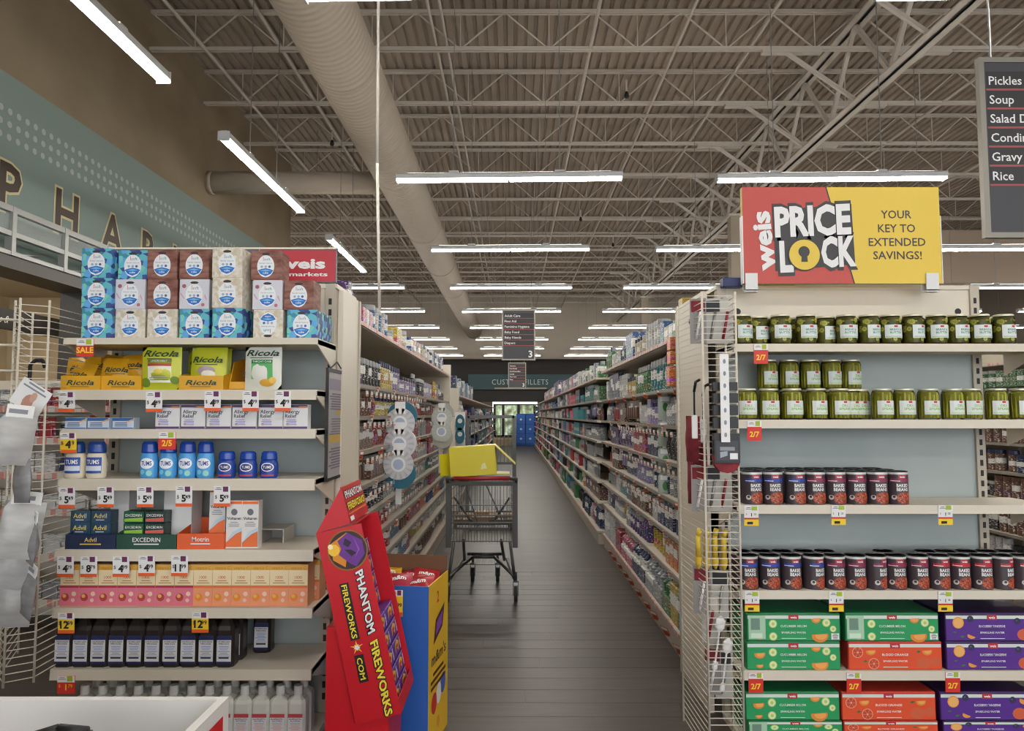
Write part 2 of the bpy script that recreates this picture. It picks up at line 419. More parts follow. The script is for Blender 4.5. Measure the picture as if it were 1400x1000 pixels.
# ------------------------------------------------------------------ strip lights
EM = bpy.data.materials.new('lit_diffuser'); EM.use_nodes = True
e = EM.node_tree.nodes['Principled BSDF']; e.inputs['Base Color'].default_value = (1, 1, 1, 1); e.inputs['Emission Color'].default_value = lin('fffaf0'); e.inputs['Emission Strength'].default_value = LAMP
EU = bpy.data.materials.new('added_uplight_glow'); EU.use_nodes = True
e = EU.node_tree.nodes['Principled BSDF']; e.inputs['Base Color'].default_value = (1, 1, 1, 1); e.inputs['Emission Color'].default_value = lin('fff4e6'); e.inputs['Emission Strength'].default_value = UPLIGHT
HOUS = M('c9ccce', .4, name='fixture_housing')
hb = MB(); hb.prism([(-.05, .03), (.05, .03), (.055, .075), (.03, .095), (-.03, .095), (-.055, .075)], -1.22, 1.22, HOUS)
for yy in (-.55, .6): hb.box(-.025, .025, yy - .05, yy + .05, .095, .12, HOUS)
hb.box(-.055, .055, -1.225, -1.215, .0, .09, HOUS); hb.box(-.055, .055, 1.215, 1.225, .0, .09, HOUS)
d1 = MB(); d1.prism([(-.034, .005), (.034, .005), (.04, .03), (-.04, .03)], -1.213, -.012, EM)
d2 = MB(); d2.prism([(-.034, .005), (.034, .005), (.04, .03), (-.04, .03)], .012, 1.213, EM)
us = MB(); us.box(-.022, .022, -1.1, -.62, .0955, .098, EU); us.box(-.022, .022, -.48, .53, .0955, .098, EU); us.box(-.022, .022, .67, 1.1, .0955, .098, EU)  # added glowing strips above the housing, uplight for the roof deck
h1 = MB(); h1.bar((0, -.55, .12), (0, -.55, 3.29), .006, STEEL); h2 = MB(); h2.bar((0, .6, .12), (0, .6, 3.29), .006, STEEL); h3 = MB(); h3.bar((0, .28, .09), (0, .28, 3.29), .006, STEEL)
LIGHT = proto('strip_light', ('housing', hb), ('diffuser', d1), ('diffuser', d2), ('added_uplight', us), ('hanger', h1), ('hanger', h2))
LIGHT2 = proto('strip_light', ('housing', hb), ('diffuser', d1), ('diffuser', d2), ('added_uplight', us), ('hanger', h1), ('hanger', h3))
ZL = 3.97
nl = 0
rows = [4.37 + 3.4 * k for k in range(-3, 9)]
for col, x in enumerate((-.05, 3.43, 6.9, 10.3, 13.7, -3.4, -6.9, -10.3)):
    names = ['the cart aisle', 'the pickle aisle', 'the second aisle past the pickles', 'the third aisle past the pickles', 'the outermost aisle past the pickles', 'the aisle behind the tissues', 'the area past the tan wall', 'the farthest area past the wall'][col]
    for k, y in enumerate(rows):
        if k == 3: y -= .12
        if x < -3 and y < (14 if x > -4 else 17): continue
        if x > 6 and y < 0: continue
        if y < 4: where = '%s row before the endcaps' % nth(2 - k)
        else: where = '%s row from the endcaps' % nth(k - 3)
        put(LIGHT, (x, y, ZL), 'strip light hung over %s, %s' % (names, where), 'light', 'strip lights across the aisles', rot=math.pi / 2 - .03)
for k, y in enumerate((4.2, 7.8, 11.65)):
    put(LIGHT2, (-2.67, y, ZL), 'strip light hung lengthwise beside the tan pharmacy wall, %s from the camera' % nth(k), 'light', 'strip lights along the pharmacy wall')

# ------------------------------------------------------------------ ducts
q = NT('spiral_duct_paint', .6); wv = q.n('ShaderNodeTexWave', wave_type='BANDS', bands_direction='Y'); wv.inputs['Scale'].default_value = 3.3; wv.inputs['Distortion'].default_value = 0
q.l(q.coord('Object', (1, 1, 1), rot=(0, 0, .12)), wv.inputs['Vector']); q.bump(wv.outputs[0], .5, .02); q.b.inputs['Base Color'].default_value = lin('c0b4a6'); DUCT = q.m
def duct(name, a, b, r, label, seams):
    a, b = Vector(a), Vector(b); m_ = MB(); m_.bar(a, b, r, DUCT, 40)
    o = thing(name, label, 'duct', (0, 0, 0))
    m_.build('pipe_run', o)
    for t in seams:
        c_ = a.lerp(b, t); d_ = (b - a).normalized(); MB().bar(c_ - d_ * .03, c_ + d_ * .03, r * 1.025, DUCT, 40).build('collar', o)
    return o
duct('spiral_duct', (-1.9, -7.9, 5.4), (-1.9, 34.5, 5.4), .375, 'big round ribbed duct running along under the ceiling over the aisle', [.2 + .0571 * 1.5 * k for k in range(10)])
duct('branch_duct', (XL, 12.25, 5.4), (-2.26, 12.25, 5.4), .19, 'smaller pale round duct from the tan wall into the big duct', [.02])
# ------------------------------------------------------------------ wall lettering, pharmacy front
BROWN = M('4a3d33', .5, name='brown_letter_face'); CREAML = M('e3d7a8', .5, name='cream_letter_edge')
ps = thing('pharmacy_sign', 'large brown cream-edged capital letters mounted on the teal wall', 'sign', (0, 0, 0))
for i, ch in enumerate('PHARMACY'):
    y = 7.15 + .965 * i
    vs, fs, wd = text_geo(ch, .0, 0); hgt = .5
    b = MB()
    for bold, off, mt in ((.062, .004, CREAML), (0.022, .008, BROWN)):
        b.frame((XL, y, 3.545), (0, 1, 0), (0, 0, 1)); b.text(ch, 0.25, 0, hgt, mt, off, 'C', bold)
    b.build('letter', ps)
GLASS = NT('clear_glazing', .05); GLASS.b.inputs['Base Color'].default_value = lin('dfe9e8'); GLASS.b.inputs['Alpha'].default_value = .25; GLASS = GLASS.m
ALU = M('a9aaa8', .4, .3, name='brushed_aluminium'); DKG = M('55524f', .5, name='dark_grey_lintel')
cg = thing('glazed_grille', 'aluminium framed glass band over the pharmacy opening below the letters', 'grille', (0, 0, 0))
def gbox(nm, y0, y1, z0, z1, x0, x1, mt): return MB().box(x0, x1, y0, y1, z0, z1, mt).build(nm, cg)
for z0, z1 in ((3.46, 3.52), (3.22, 3.27), (3.03, 3.07)): gbox('rail', 4.6, 10.5, z0, z1, XL + .16, XL + .22, ALU)
y = 4.6
while y < 10.5:
    gbox('post', y, y + .06, 3.03, 3.52, XL + .15, XL + .225, ALU)
    gbox('glass_pane', y + .06, y + .85, 3.27, 3.46, XL + .18, XL + .19, GLASS)
    b = MB(); b.bar((XL + .1, y + .06, 3.05), (XL + .02, y + .85, 3.2), .008, STEEL); b.bar((XL + .1, y + .06, 3.3), (XL + .02, y + .85, 3.44), .008, STEEL); b.build('brace_rod', cg)
    y += .85
gbox('lintel', 4.5, 8.95, 2.9, 3.04, XL - .22, XL + .2, DKG)
gbox('jamb', 8.65, 8.78, 0, 2.95, XL - .21, XL + .05, M('2c2a29', .5))
# the pharmacy room behind the opening
struct(MB().box(-8.2, -8, 3, 12, 0, 3.4, M('c5b496', .7)).build('wall_pharmacy_back'))
struct(MB().box(-8, XL - .22, 3, 12, 3.3, 3.4, M('c9c0b2', .8)).build('ceiling_pharmacy'))
struct(MB().box(-8.2, XL - .2, 11.5, 11.7, 0, 3.4, M('c5b496', .7)).build('wall_pharmacy_side'))
mn = thing('pharmacy_menu_board', 'black chalk-style board with white script inside the pharmacy opening', 'sign')
b = MB(); b.box(-6.6, -6.55, 6.2, 11, 2.55, 2.82, M('2a2725', .7)); b.frame((-6.55, 9.3, 2.63), (0, 1, 0), (0, 0, 1)).text('es &', 0, 0, .1, PAPER, .003, 'C', 0, .4); b.build('board', mn)
for k in range(3):
    o = MB(); o.box(-.04, .04, -.6, .6, 0, .03, EM); o = o.build('recessed_light'); o.location = (-6.4 - .5 * (k % 2), 6.5 + 1.5 * k, 3.26)
    tag(o, 'lit ceiling strip in the pharmacy room, %s from the front' % nth(k), 'light', 'pharmacy ceiling strips')
ct = thing('pharmacy_counter', 'pale wooden pharmacy counter behind the wire rack', 'counter')
b = MB(); b.box(-5.9, -5.25, 4.6, 8.6, 0, 1.02, M('c8b07c', .6)); b.build('body', ct); MB().box(-5.95, -5.2, 4.55, 8.62, 1.02, 1.07, M('d8c48c', .5)).build('top', ct)
for k in range(3):
    b = MB(); b.box(0, .6, 0, .9, 0, 1.15, M('b59668', .7)); b.box(.6, .605, .02, .44, .1, 1.1, M('a98a5c', .7)); b.box(.6, .605, .46, .88, .1, 1.1, M('a98a5c', .7))
    o = b.build('pharmacy_cabinet'); o.location = (-7.6, 5.6 + 1.4 * k, 1.2 - .0); o.location.z = 0; o.scale = (1, 1, 2.1)
    tag(o, 'tan cupboard in the pharmacy room, %s from the front' % nth(k), 'cabinet', 'pharmacy cupboards')

# ------------------------------------------------------------------ endcap shelving
SLOT = M('22201e', .6, name='upright_slot')
def endcap(name, label, x0, x1, ux0, ux1, yf, yb, ztop, levels, sidex, ydeep, head):
    o = thing(name, label, 'shelf unit', (0, 0, 0))
    MB().box(ux0, ux1, yb, yb + .02, .1, ztop - head, BLUEGREY).build('back_panel', o)
    MB().box(ux0, ux1, yb - .004, yb + .02, ztop - head, ztop - .02, BEIGE).build('header_panel', o)
    MB().box(ux0 - .03, ux1 + .03, yb - .012, ydeep, ztop - .02, ztop, BEIGE).build('top_rail', o)
    for x in (ux0, ux1):
        b = MB(); b.box(x - .022, x + .022, yb - .015, yb + .04, 0, ztop, BEIGE_D)
        z = .2
        while z < ztop - .05: b.box(x - .007, x + .007, yb - .0165, yb - .014, z, z + .028, SLOT); z += .05
        b.build('upright', o)
    for xa in sidex:
        b = MB(); b.box(xa - .012, xa + .012, yb + .04, ydeep, 0, ztop - .02, BEIGE)
        s_ = 1 if xa > 0 else -1
        b.frame((xa - s_ * .0125, (yb + ydeep) / 2, ztop - .14), (0, s_, 0) if s_ < 0 else (0, -1, 0), (0, 0, 1)); b.disc(0, 0, .014, SLOT, .001); b.build('side_panel', o)
        MB().box(xa - .02, xa + .02, ydeep - .03, ydeep, 0, ztop - .02, BEIGE_D).build('end_post', o)
    for u in (ux0 + .08, ux1 - .08):
        b = MB(); b.frame((u, yb - .0045, ztop - .13), (1, 0, 0), (0, 0, 1)).disc(0, 0, .016, SLOT, .001); b.build('knock_out', o)
    for zt, zb in levels:
        b = MB(); b.box(x0, x1, yf + .012, yb - .015, zt - .025, zt, BEIGE)
        b.prism([(yf, zb), (yf + .012, zb), (yf + .012, zt), (yf + .003, zt)], x0, x1, BEIGE, 'x')
        sh = b.build('shelf', o)
        for x in (x0 + .003, x1 - .003):
            b = MB(); b.prism([(yf + .02, zt - .005), (yf + .02, zt - .03), (yb - .02, zt - .13), (yb - .02, zt - .005)], x - .003, x + .003, BEIGE, 'x'); b.build('bracket', sh)
    return o
YFL, YBL, YFR, YBR = 2.98, 3.32, 3.30, 3.62
def lev(u, vs_, Y): return [(P(u, a, Y).z, P(u, b, Y).z) for a, b in vs_]
LL = lev(260, [(462, 471), (533, 547), (587, 600), (655, 671), (752, 768), (832, 846), (916, 931)], YFL)
LEFT = endcap('endcap_shelving', 'beige steel endcap shelving holding tissue boxes, bags and medicine bottles', -1.845, -.805, -1.80, -.835, YFL, YBL, P(451, 389, YBL).z, LL, (-.80,), 3.72, .28)
b = MB(); b.box(-1.845, -.805, YFL, YBL - .02, .12, .145, BEIGE); b.box(-1.84, -.81, YFL + .02, YFL + .05, .0, .12, BEIGE_D); b.build('base_deck', LEFT)
RL = lev(1200, [(470, 481), (574, 586), (691, 703), (808, 820), (918, 931)], YFR)
RIGHT = endcap('endcap_shelving', 'beige steel endcap shelving holding pickle jars, cans and sparkling water', 1.0, 2.42, 1.035, 2.29, YFR, YBR, P(1335, 391, YBR).z, RL, (.965,), 4.25, .27)
b = MB(); b.box(1.0, 2.42, YFR, YBR - .02, .0, .03, BEIGE); b.box(1.0, 2.42, YFR + .03, YFR + .06, 0, .02, BEIGE_D); b.build('base_deck', RIGHT)
ZL_ = [a for a, b in LL]; ZR_ = [a for a, b in RL]

# price tags ------------------------------------------------------------------
TXT = M('2a2328', .6, name='print_black'); TY = M('f4cf2e', .5); TO = M('e8622c', .5)
def price_tag(u, v, Y, text, kind, label, w_=.066, h_=.082, grp='price tags on the endcap shelf edges'):
    p = P(u, v, Y); b = MB()
    base = {'white': PAPER, 'yellow': TY, 'red': M('d8362c', .5), 'combo': PAPER}[kind]
    b.box(-w_ / 2, w_ / 2, -.002, 0, -h_, 0, base)
    b.frame((0, -.002, 0), (1, 0, 0), (0, 0, 1))
    b.rect(-w_ / 2, -.026, w_ / 2, 0, PAPER, .0006)
    if kind == 'combo':
        b.rect(0, -.02, w_ * .4, -.002, M('a8bd3a', .5), .001); b.rect(-w_ / 2, -h_, w_ / 2, -h_ * .68, TY, .001); b.rect(-w_ / 2, -h_ * .68, w_ / 2, -h_ * .6, RED, .001); b.rect(-w_ * .3, -h_ * .93, w_ * .1, -h_ * .8, TXT, .0014)
    else:
        b.rect(.004, -.022, w_ * .38, -.001, PURPLE if kind != 'red' else M('a8bd3a', .5), .001)
        if kind == 'red': b.rect(-w_ / 2, -h_, w_ / 2, -.03, M('d8362c', .5), .001)
        else: b.rect(-w_ / 2, -h_, w_ / 2, -h_ * .84, TO, .001)
    b.lines(-w_ * .42, 0, -.008, .002, 2, .006, TXT, .0014)
    tz = {'white': -h_ * .75, 'yellow': -h_ * .75, 'red': -h_ * .8, 'combo': -h_ * .52}[kind]; th = {'white': .028, 'yellow': .03, 'red': .024, 'combo': .014}[kind]
    col = TY if kind == 'red' else TXT
    if '.' in text:
        a, c = text.split('.')
        ww = text_geo('$' + a, .02)[2] * th; b.text(a, -.006 + (.006 if len(a) == 1 else 0), tz, th, col, .0018, 'C', .035)
        b.text('$', -w_ * .36, tz + th * .45, th * .5, col, .0018); b.text(c, w_ * .25, tz + th * .42, th * .55, col, .0018, 'C', .015)
    else: b.text(text, 0, tz, th, col, .0018, 'C', .03)
    o = b.build('price_tag'); o.location = p; o.location.y = Y - .001
    o.rotation_euler = (.06, 0, 0)
    return tag(o, label, 'price tag', grp)
tn = {'white': 'white', 'yellow': 'yellow', 'red': 'red', 'combo': 'white and yellow'}
for row, lst in (('tissue shelf', [(117, 464, 'SALE', 'red')]),
                 ('cough drop shelf', [(92, 536, '4.89', 'white'), (211, 536, '4.49', 'white'), (291, 535, '4.89', 'white'), (343, 535, '4.99', 'white'), (387, 535, '4.99', 'white')]),
                 ('allergy box shelf', [(94, 592, '4.19', 'yellow'), (229, 591, '2/5', 'red')]),
                 ('antacid bottle shelf', [(92, 667, '5.49', 'white'), (145, 666, '5.49', 'white'), (199, 666, '5.49', 'white'), (252, 665, '5.49', 'white'), (304, 665, '5.49', 'white')]),
                 ('pain relief shelf', [(90, 761, '4.29', 'white'), (122, 761, '8.79', 'white'), (166, 761, '4.99', 'white'), (201, 760, '4.99', 'white'), (246, 760, '11.99', 'white')]),
                 ('vitamin drink box shelf', [(91, 838, '12.99', 'yellow'), (274, 837, '12.99', 'yellow')]),
                 ('brown bottle shelf', [(91, 924, '1.79', 'red')])):
    for i, (u, v, t, k) in enumerate(lst):
        price_tag(u, v, YFL, t, k, '%s price tag on the %s, %s from the wire rack' % (tn[k], row, nth(i)), .066 if k != 'red' else .07, .082 if k != 'red' else .07)
for row, lst in (('shelf of sliced pickle jars', [(1040, 471, '2/7', 'red')]), ('shelf of pickle spear jars', [(1031, 576, '2/7', 'red')]),
                 ('half-empty upper can shelf', [(1027, 692, '1.25', 'combo'), (1146, 691, '1.25', 'combo'), (1292, 691, '1.25', 'combo')]),
                 ('full lower can shelf', [(1028, 809, '1.25', 'combo'), (1143, 809, '1.25', 'combo'), (1292, 809, '1.25', 'combo')]),
                 ('sparkling water shelf', [(1033, 920, '2/7', 'red'), (1167, 920, '2/7', 'red'), (1302, 919, '2/7', 'red')])):
    for i, (u, v, t, k) in enumerate(lst):
        price_tag(u, v, YFR, t, k, '%s price tag on the %s, %s from the basket' % (tn[k], row, nth(i)), .064, .088, 'price tags on the pickle and can shelf edges')

# ------------------------------------------------------------------ tissue boxes
def mat_dots(name, base, spot, scale, size):
    q = NT(name, .6); v = q.n('ShaderNodeTexVoronoi'); v.inputs['Scale'].default_value = scale; q.l(q.coord('Object'), v.inputs['Vector'])
    return q.color(q.mix(q.math('LESS_THAN', v.outputs['Distance'], size), base, spot))
FLOR = mat_cells('blue_floral_print', ['63b9c9', '3a4f93', '5fa7dd', '3f8fa0', '78c9b8', '34407e'], 42, rough=.55)
CRMP = mat_cells('cream_lattice_print', ['d7cfc0', 'cdc4b2', 'dfd9cf', 'c9bda6', 'd9d2c6'], 75, rough=.6)
BRWN = mat_noise('russet_wash_print', '6f3f34', '9c7064', (2, 2, 9), 6, .6)
WHTP = M('d2d2dc', .55, name='white_print')
LBL = M('e8ebee', .5, name='white_oval_label'); LBLUE = M('2a74c8', .4); LB2 = M('6fb6e6', .4); GREYT = M('8a8f98', .6); REDT = M('c4485a', .5); TEALT = M('3f97a2', .5)
def tissue(mt, flip=False, s=.125):
    b = MB(); b.cbox(-s / 2, s / 2, 0, s * .95, 0, s, mt, .002)
    b.frame((0, 0, s / 2), (-1, 0, 0) if flip else (1, 0, 0), (0, 0, -1) if flip else (0, 0, 1))
    b.disc(0, -.004, s * .29, LBL, .0006, 22, s * .38)
    b.disc(0, s * .385, s * .14, M('3a3334', .6), .001, 12, s * .045)
    b.quad2([(-s * .26, -s * .17), (-s * .15, -s * .13), (0, -s * .10), (s * .15, -s * .13), (s * .26, -s * .17), (s * .17, -s * .3), (0, -s * .37), (-s * .17, -s * .3)], LBLUE, .0012)
    b.quad2([(-s * .2, -s * .19), (0, -s * .14), (s * .2, -s * .19), (0, -s * .21)], LB2, .0016)
    b.rect(-s * .09, s * .15, -s * .075, s * .29, REDT, .0014); b.text('soft', s * .05, s * .16, s * .1, TEALT, .0014)
    b.text('facial tissue', 0, s * .05, s * .05, GREYT, .0014, width=s * .44)
    for k in (-1, 0, 1): b.disc(k * s * .13, -s * .05, s * .045, M('9fb4cc', .5) if k < 1 else M('4a6db0', .5), .0014, 8)
    if mt is WHTP: b.disc(-s * .34, s * .27, s * .07, M('a8606e', .5), .0008, 10); b.disc(s * .3, -s * .36, s * .06, M('b87080', .5), .0008, 10); b.quad2([(s * .34, -.01), (s * .42, -.028), (s * .43, -.022), (s * .36, 0)], M('d0a0b0', .5), .0008); b.quad2([(-s * .46, .0), (-s * .34, -.022), (-s * .33, -.016), (-s * .44, .006)], M('d0a0b0', .5), .0008)
    b.text('cube', 0, -s * .29, s * .075, LBL, .002, 'C', .01)
    return proto('tissue_box', root=b)
TB = {'blue': tissue(FLOR), 'cream': tissue(CRMP), 'brown': tissue(BRWN), 'white': tissue(WHTP), 'flip': tissue(CRMP, True)}
TN = {'blue': 'blue floral', 'cream': 'cream lattice', 'brown': 'russet brown', 'white': 'white red-dotted', 'flip': 'upside-down cream'}
lay = [('bottom', [(131, 'blue', 0), (177, 'cream', .03), (221, 'cream', .03), (265, 'blue', .03), (310, 'blue', .0), (366, 'flip', .05), (412, 'blue', .05)]),
       ('middle', [(131, 'blue', 0), (177, 'white', .03), (221, 'brown', .03), (265, 'white', .03), (310, 'cream', .0), (365, 'white', .05), (408, 'brown', .06)]),
       ('top', [(131, 'blue', 0), (181, 'blue', .04), (221, 'brown', .03), (265, 'brown', .03), (310, 'cream', .0), (363, 'brown', .05)])]
for r, (rn, bx) in enumerate(lay):
    for i, (u, k, dy) in enumerate(bx):
        Y = YFL + .015 + dy
        x = P(u, 460 - 40 * r, Y).x
        for back in (0, 1):
            if back and not (r == 0 or (r == 2 and i == 4) or (r < 2 and i in (4, 5))): continue
            lab = '%s tissue box, %s from the wire rack in the %s row' % (TN[k], nth(i), rn) if not back else '%s tissue box hidden behind the %s box of the %s row' % (TN[k], nth(i), rn)
            put(TB[k], (x, Y + back * .126, ZL_[0] + .1255 * r), lab, 'tissue box', 'tissue boxes on the top endcap shelf', rot=0)

# ------------------------------------------------------------------ pillow bags
def bag_mesh(w_, h_, d_, mat, seed=0, n=8):
    """a filled flow-wrap bag standing on z = 0: crimped top and bottom, bulged, slightly creased"""
    rr = random.Random(seed); b = MB(); V = []
    for side in (-1, 1):
        for j in range(n + 1):
            for i in range(n + 1):
                u, v = i / n, j / n
                bul = (max(0, math.sin(math.pi * u)) ** .55) * (max(0, math.sin(math.pi * min(1, max(0, (v - .06) / .86)))) ** .6)
                y = side * d_ / 2 * bul * (1 + .15 * math.sin(7 * u + 5 * v + seed)) + rr.uniform(-.0015, .0015) * bul
                x = (u - .5) * w_ * (1 - .05 * bul)
                V.append((x, y, v * h_))
    fs = []; m_ = (n + 1) ** 2
    for j in range(n):
        for i in range(n):
            a = j * (n + 1) + i
            fs.append((a, a + 1, a + n + 2, a + n + 1)); fs.append((m_ + a, m_ + a + n + 1, m_ + a + n + 2, m_ + a + 1))
    b.add(V, fs, mat, True)
    def warp(x, z, off):
        u, v = x / w_ + .5, z / h_
        bul = (max(0, math.sin(math.pi * min(1, max(0, u)))) ** .55) * (max(0, math.sin(math.pi * min(1, max(0, (v - .06) / .86)))) ** .6)
        return Vector((x * (1 - .05 * bul), -d_ / 2 * bul * (1 + .15 * math.sin(7 * u + 5 * v + seed)) - off - .0022, z))
    b.frame((0, 0, 0), (1, 0, 0), (0, 0, 1), warp)
    return b
YB1 = M('d9a21c', .35, name='amber_foil'); LIME = M('c3c832', .35, name='lime_foil'); GRN = M('2f7d3a', .5); WHB = M('d9dbd2', .35, name='pale_foil'); SGREEN = M('27463a', .5, name='deep_green_print'); LEM = M('e5d25a', .5)
def ricola(b, w_, z, col=SGREEN, mult=.9):
    b.text('Ricola', 0, z, w_ * .17, col, .0016, 'C', .02, .25, width=w_ * mult); b.rect(-w_ * .34, z - w_ * .07, w_ * .3, z - w_ * .05, col, .0016); return b
b1 = bag_mesh(.13, .115, .05, YB1, 1); ricola(b1, .13, .045, SGREEN, .75); BAG_A = proto('cough_drop_bag', root=b1)
b2 = bag_mesh(.163, .178, .06, LIME, 2); ricola(b2, .163, .138)
b2.rect(-.05, .112, .05, .126, M('6e7f2a', .5), .001); b2.text('LEMON MINT', 0, .115, .008, PAPER, .0016); b2.rect(-.05, .098, .05, .11, M('b0403e', .5), .001); b2.rect(-.05, .03, .05, .098, M('eef0dc', .5), .001)
b2.disc(0, .075, .02, LEM, .0018, 12, .012); b2.lines(-.045, .045, .056, .003, 3, .008, GREYT, .002); b2.disc(-.06, .03, .02, M('6f8f2c', .5), .001); b2.disc(.062, .04, .016, M('6f8f2c', .5), .001)
BAG_B = proto('cough_drop_bag', root=b2)
b3 = bag_mesh(.15, .178, .055, LIME, 3); ricola(b3, .15, .11, SGREEN, .85); b3.disc(0, .075, .038, M('a7969c', .5), .001, 14, .02); b3.disc(.01, .06, .03, M('e4e0d2', .5), .0016, 12, .016)
BAG_C = proto('cough_drop_bag', root=b3)
b4 = bag_mesh(.152, .18, .05, WHB, 4); ricola(b4, .152, .142); b4.rect(-.045, .11, .045, .126, M('2b7a3c', .5), .0012); b4.text('THROAT CARE', 0, .114, .008, PAPER, .0018, width=.08)
b4.quad2([(-.045, .045), (.045, .045), (.045, .11), (-.045, .11)], M('57b263', .45), .0012); b4.disc(.02, .03, .03, M('d8a640', .5), .0016, 12, .016); b4.disc(.045, .04, .014, M('e6c25a', .5), .002, 10)
BAG_D = proto('cough_drop_bag', root=b4)
def tray(w_, h_, d_, mat, txt, tcol, side=True, dz=0):
    b = MB(); t = .003
    b.box(-w_ / 2, w_ / 2, 0, t, 0, h_, mat); b.box(-w_ / 2, w_ / 2, d_ - t, d_, 0, h_ * 1.6, mat); b.box(-w_ / 2, w_ / 2, t, d_ - t, 0, t, mat)
    for s_ in (-1, 1): b.prism([(t, t), (d_ - t, t), (d_ - t, h_ * 1.6), (t, h_)], s_ * w_ / 2 - (t if s_ > 0 else 0), s_ * w_ / 2 + (0 if s_ > 0 else t), mat, 'x')
    b.frame((0, 0, 0), (1, 0, 0), (0, 0, 1))
    return b
ZS = ZL_[1]
def at(u, Y): return P(u, 520, Y).x
t1 = tray(.163, .058, .2, YB1, '', 0); ricola(t1, .12, .02, SGREEN, .95); TR1 = proto('display_tray', root=t1)
for i, (u, Y) in enumerate(((110, YFL + .02), (166, YFL + .03), (275, YFL + .02))):
    o = put(TR1, (at(u, Y), Y, ZS), 'amber cardboard tray of cough drop bags, %s from the wire rack' % nth(i), 'tray', 'amber cough drop trays')
    if i == 2: o.scale = (1.12, 1, 1)
bags = [(100, .06, .0, .05, -.25), (108, .10, .03, -.03, .2), (122, .13, .045, .1, -.1), (155, .07, .02, .02, .15), (176, .09, .04, -.05, -.1), (162, .14, .035, .08, .1), (184, .16, .06, -.1, .25), (140, .17, .055, .1, -.2)]
for i, (u, dy, dz, tl, tw) in enumerate(bags):
    Y = YFL + .02 + dy
    put(BAG_A, (at(u, Y), Y + .02, ZS + .008 + dz), 'amber cough drop bag lying in the pile, %s from the wire rack' % nth(sorted(range(8), key=lambda k: bags[k][0]).index(i)), 'bag', 'amber cough drop bags', rot=tw, tilt=(-.25 - abs(tl) * 3, tl))
put(BAG_B, (at(221, YFL + .05), YFL + .05, ZS), 'large lime green lemon mint cough drop bag standing alone beside the tray', 'bag')
for i, (u, dy) in enumerate(((284, .075), (290, .13), (280, .18))):
    put(BAG_C, (at(u, YFL + dy), YFL + dy, ZS + .004), 'lime green bag standing in the amber tray, %s from the front' % nth(i), 'bag', 'lime bags in the tray', rot=.05 * i, tilt=(-.1, 0))
fl = MB(); fl.prism([(0, 0), (.2, 0), (.2, .15), (.05, .12)], 0, .004, YB1, 'x'); fl.prism([(0, 0), (.2, 0), (.2, .15), (.05, .12)], .07, .074, YB1, 'x'); fl.box(0, .074, .196, .2, 0, .15, YB1); fl.box(0, .074, 0, .2, 0, .004, YB1)
fl.frame((.074, 0, 0), (0, 1, 0), (0, 0, 1)); ricola(fl, .1, .06)
fl.box(.004, .07, 0, .004, 0, .035, YB1)
o = fl.build('display_tray'); o.location = (at(311, YFL + .06), YFL + .07, ZS); tag(o, 'empty amber cardboard tray standing between the lime and pale bags', 'tray', 'amber cough drop trays')
put(BAG_D, (at(360, YFL + .06), YFL + .06, ZS), 'pale throat care bag with green panel, nearest the upright', 'bag')

# ------------------------------------------------------------------ medicine cartons
def carton(name, w_, d_, h_, side, draw):
    b = MB(); b.cbox(-w_ / 2, w_ / 2, 0, d_, 0, h_, side, .0015); b.frame((0, 0, 0), (1, 0, 0), (0, 0, 1)); draw(b, w_, h_)
    b.frame((0, d_ / 2, h_), (1, 0, 0), (0, 1, 0)); b.rect(-w_ * .46, -d_ * .02, w_ * .46, -d_ * .015, GREYT, .0006)
    return proto(name, root=b)
def dr_allergy(b, w_, h_):
    b.rect(-w_ / 2 + .001, h_ * .88, w_ / 2 - .001, h_ - .001, M('4d3a5e', .5)); b.quad2([(0, h_ * .86), (w_ * .48, h_ * .86), (w_ * .48, h_ * .93), (w_ * .2, h_ * .93)], M('d98a4a', .5), .0015)
    b.rect(-w_ / 2 + .001, .001, w_ / 2 - .001, h_ * .1, M('5a3a6e', .5))
    b.text('Allergy', -w_ * .42, h_ * .64, h_ * .15, M('3b3a4a', .5), .002, 'L', .01); b.text('Relief', -w_ * .42, h_ * .46, h_ * .15, M('3b3a4a', .5), .002, 'L', .01)
    b.lines(-w_ * .42, w_ * .1, h_ * .36, h_ * .025, 4, h_ * .065, M('8a7fb0', .5), .002, 3); b.disc(-w_ * .32, h_ * .2, h_ * .05, M('c9a86a', .5), .002)
AL = carton('allergy_carton', .1, .05, .1, M('d9dadd', .5), dr_allergy)
for i, u in enumerate((229, 264, 299, 334, 370, 404)):
    put(AL, (P(u, 570, YFL + .03).x, YFL + .03, ZL_[2]), 'white and purple allergy relief carton, %s in its row from the wire rack' % nth(i), 'carton', 'allergy relief cartons')
def dr_small(b, w_, h_):
    b.rect(-w_ / 2 + .001, h_ * .72, w_ / 2 - .001, h_ - .001, M('2f5f9e', .5)); b.quad2([(w_ * .05, h_ * .55), (w_ * .48, h_ * .72), (w_ * .48, h_ * .9)], M('e0b060', .5), .0015); b.rect(-w_ / 2 + .001, .001, w_ / 2 - .001, h_ * .12, M('4a7ab8', .5))
    b.lines(-w_ * .4, w_ * .25, h_ * .5, h_ * .08, 3, h_ * .14, M('6a7f9a', .5), .002, 5)
SM = carton('small_carton', .088, .05, .046, M('c5d2e4', .5), dr_small)
for i, u in enumerate((103, 134, 168)):
    put(SM, (P(u, 580, YFL + .03).x, YFL + .03, ZL_[2]), 'small blue and white carton lying flat, %s from the wire rack' % nth(i), 'carton', 'small blue cartons')
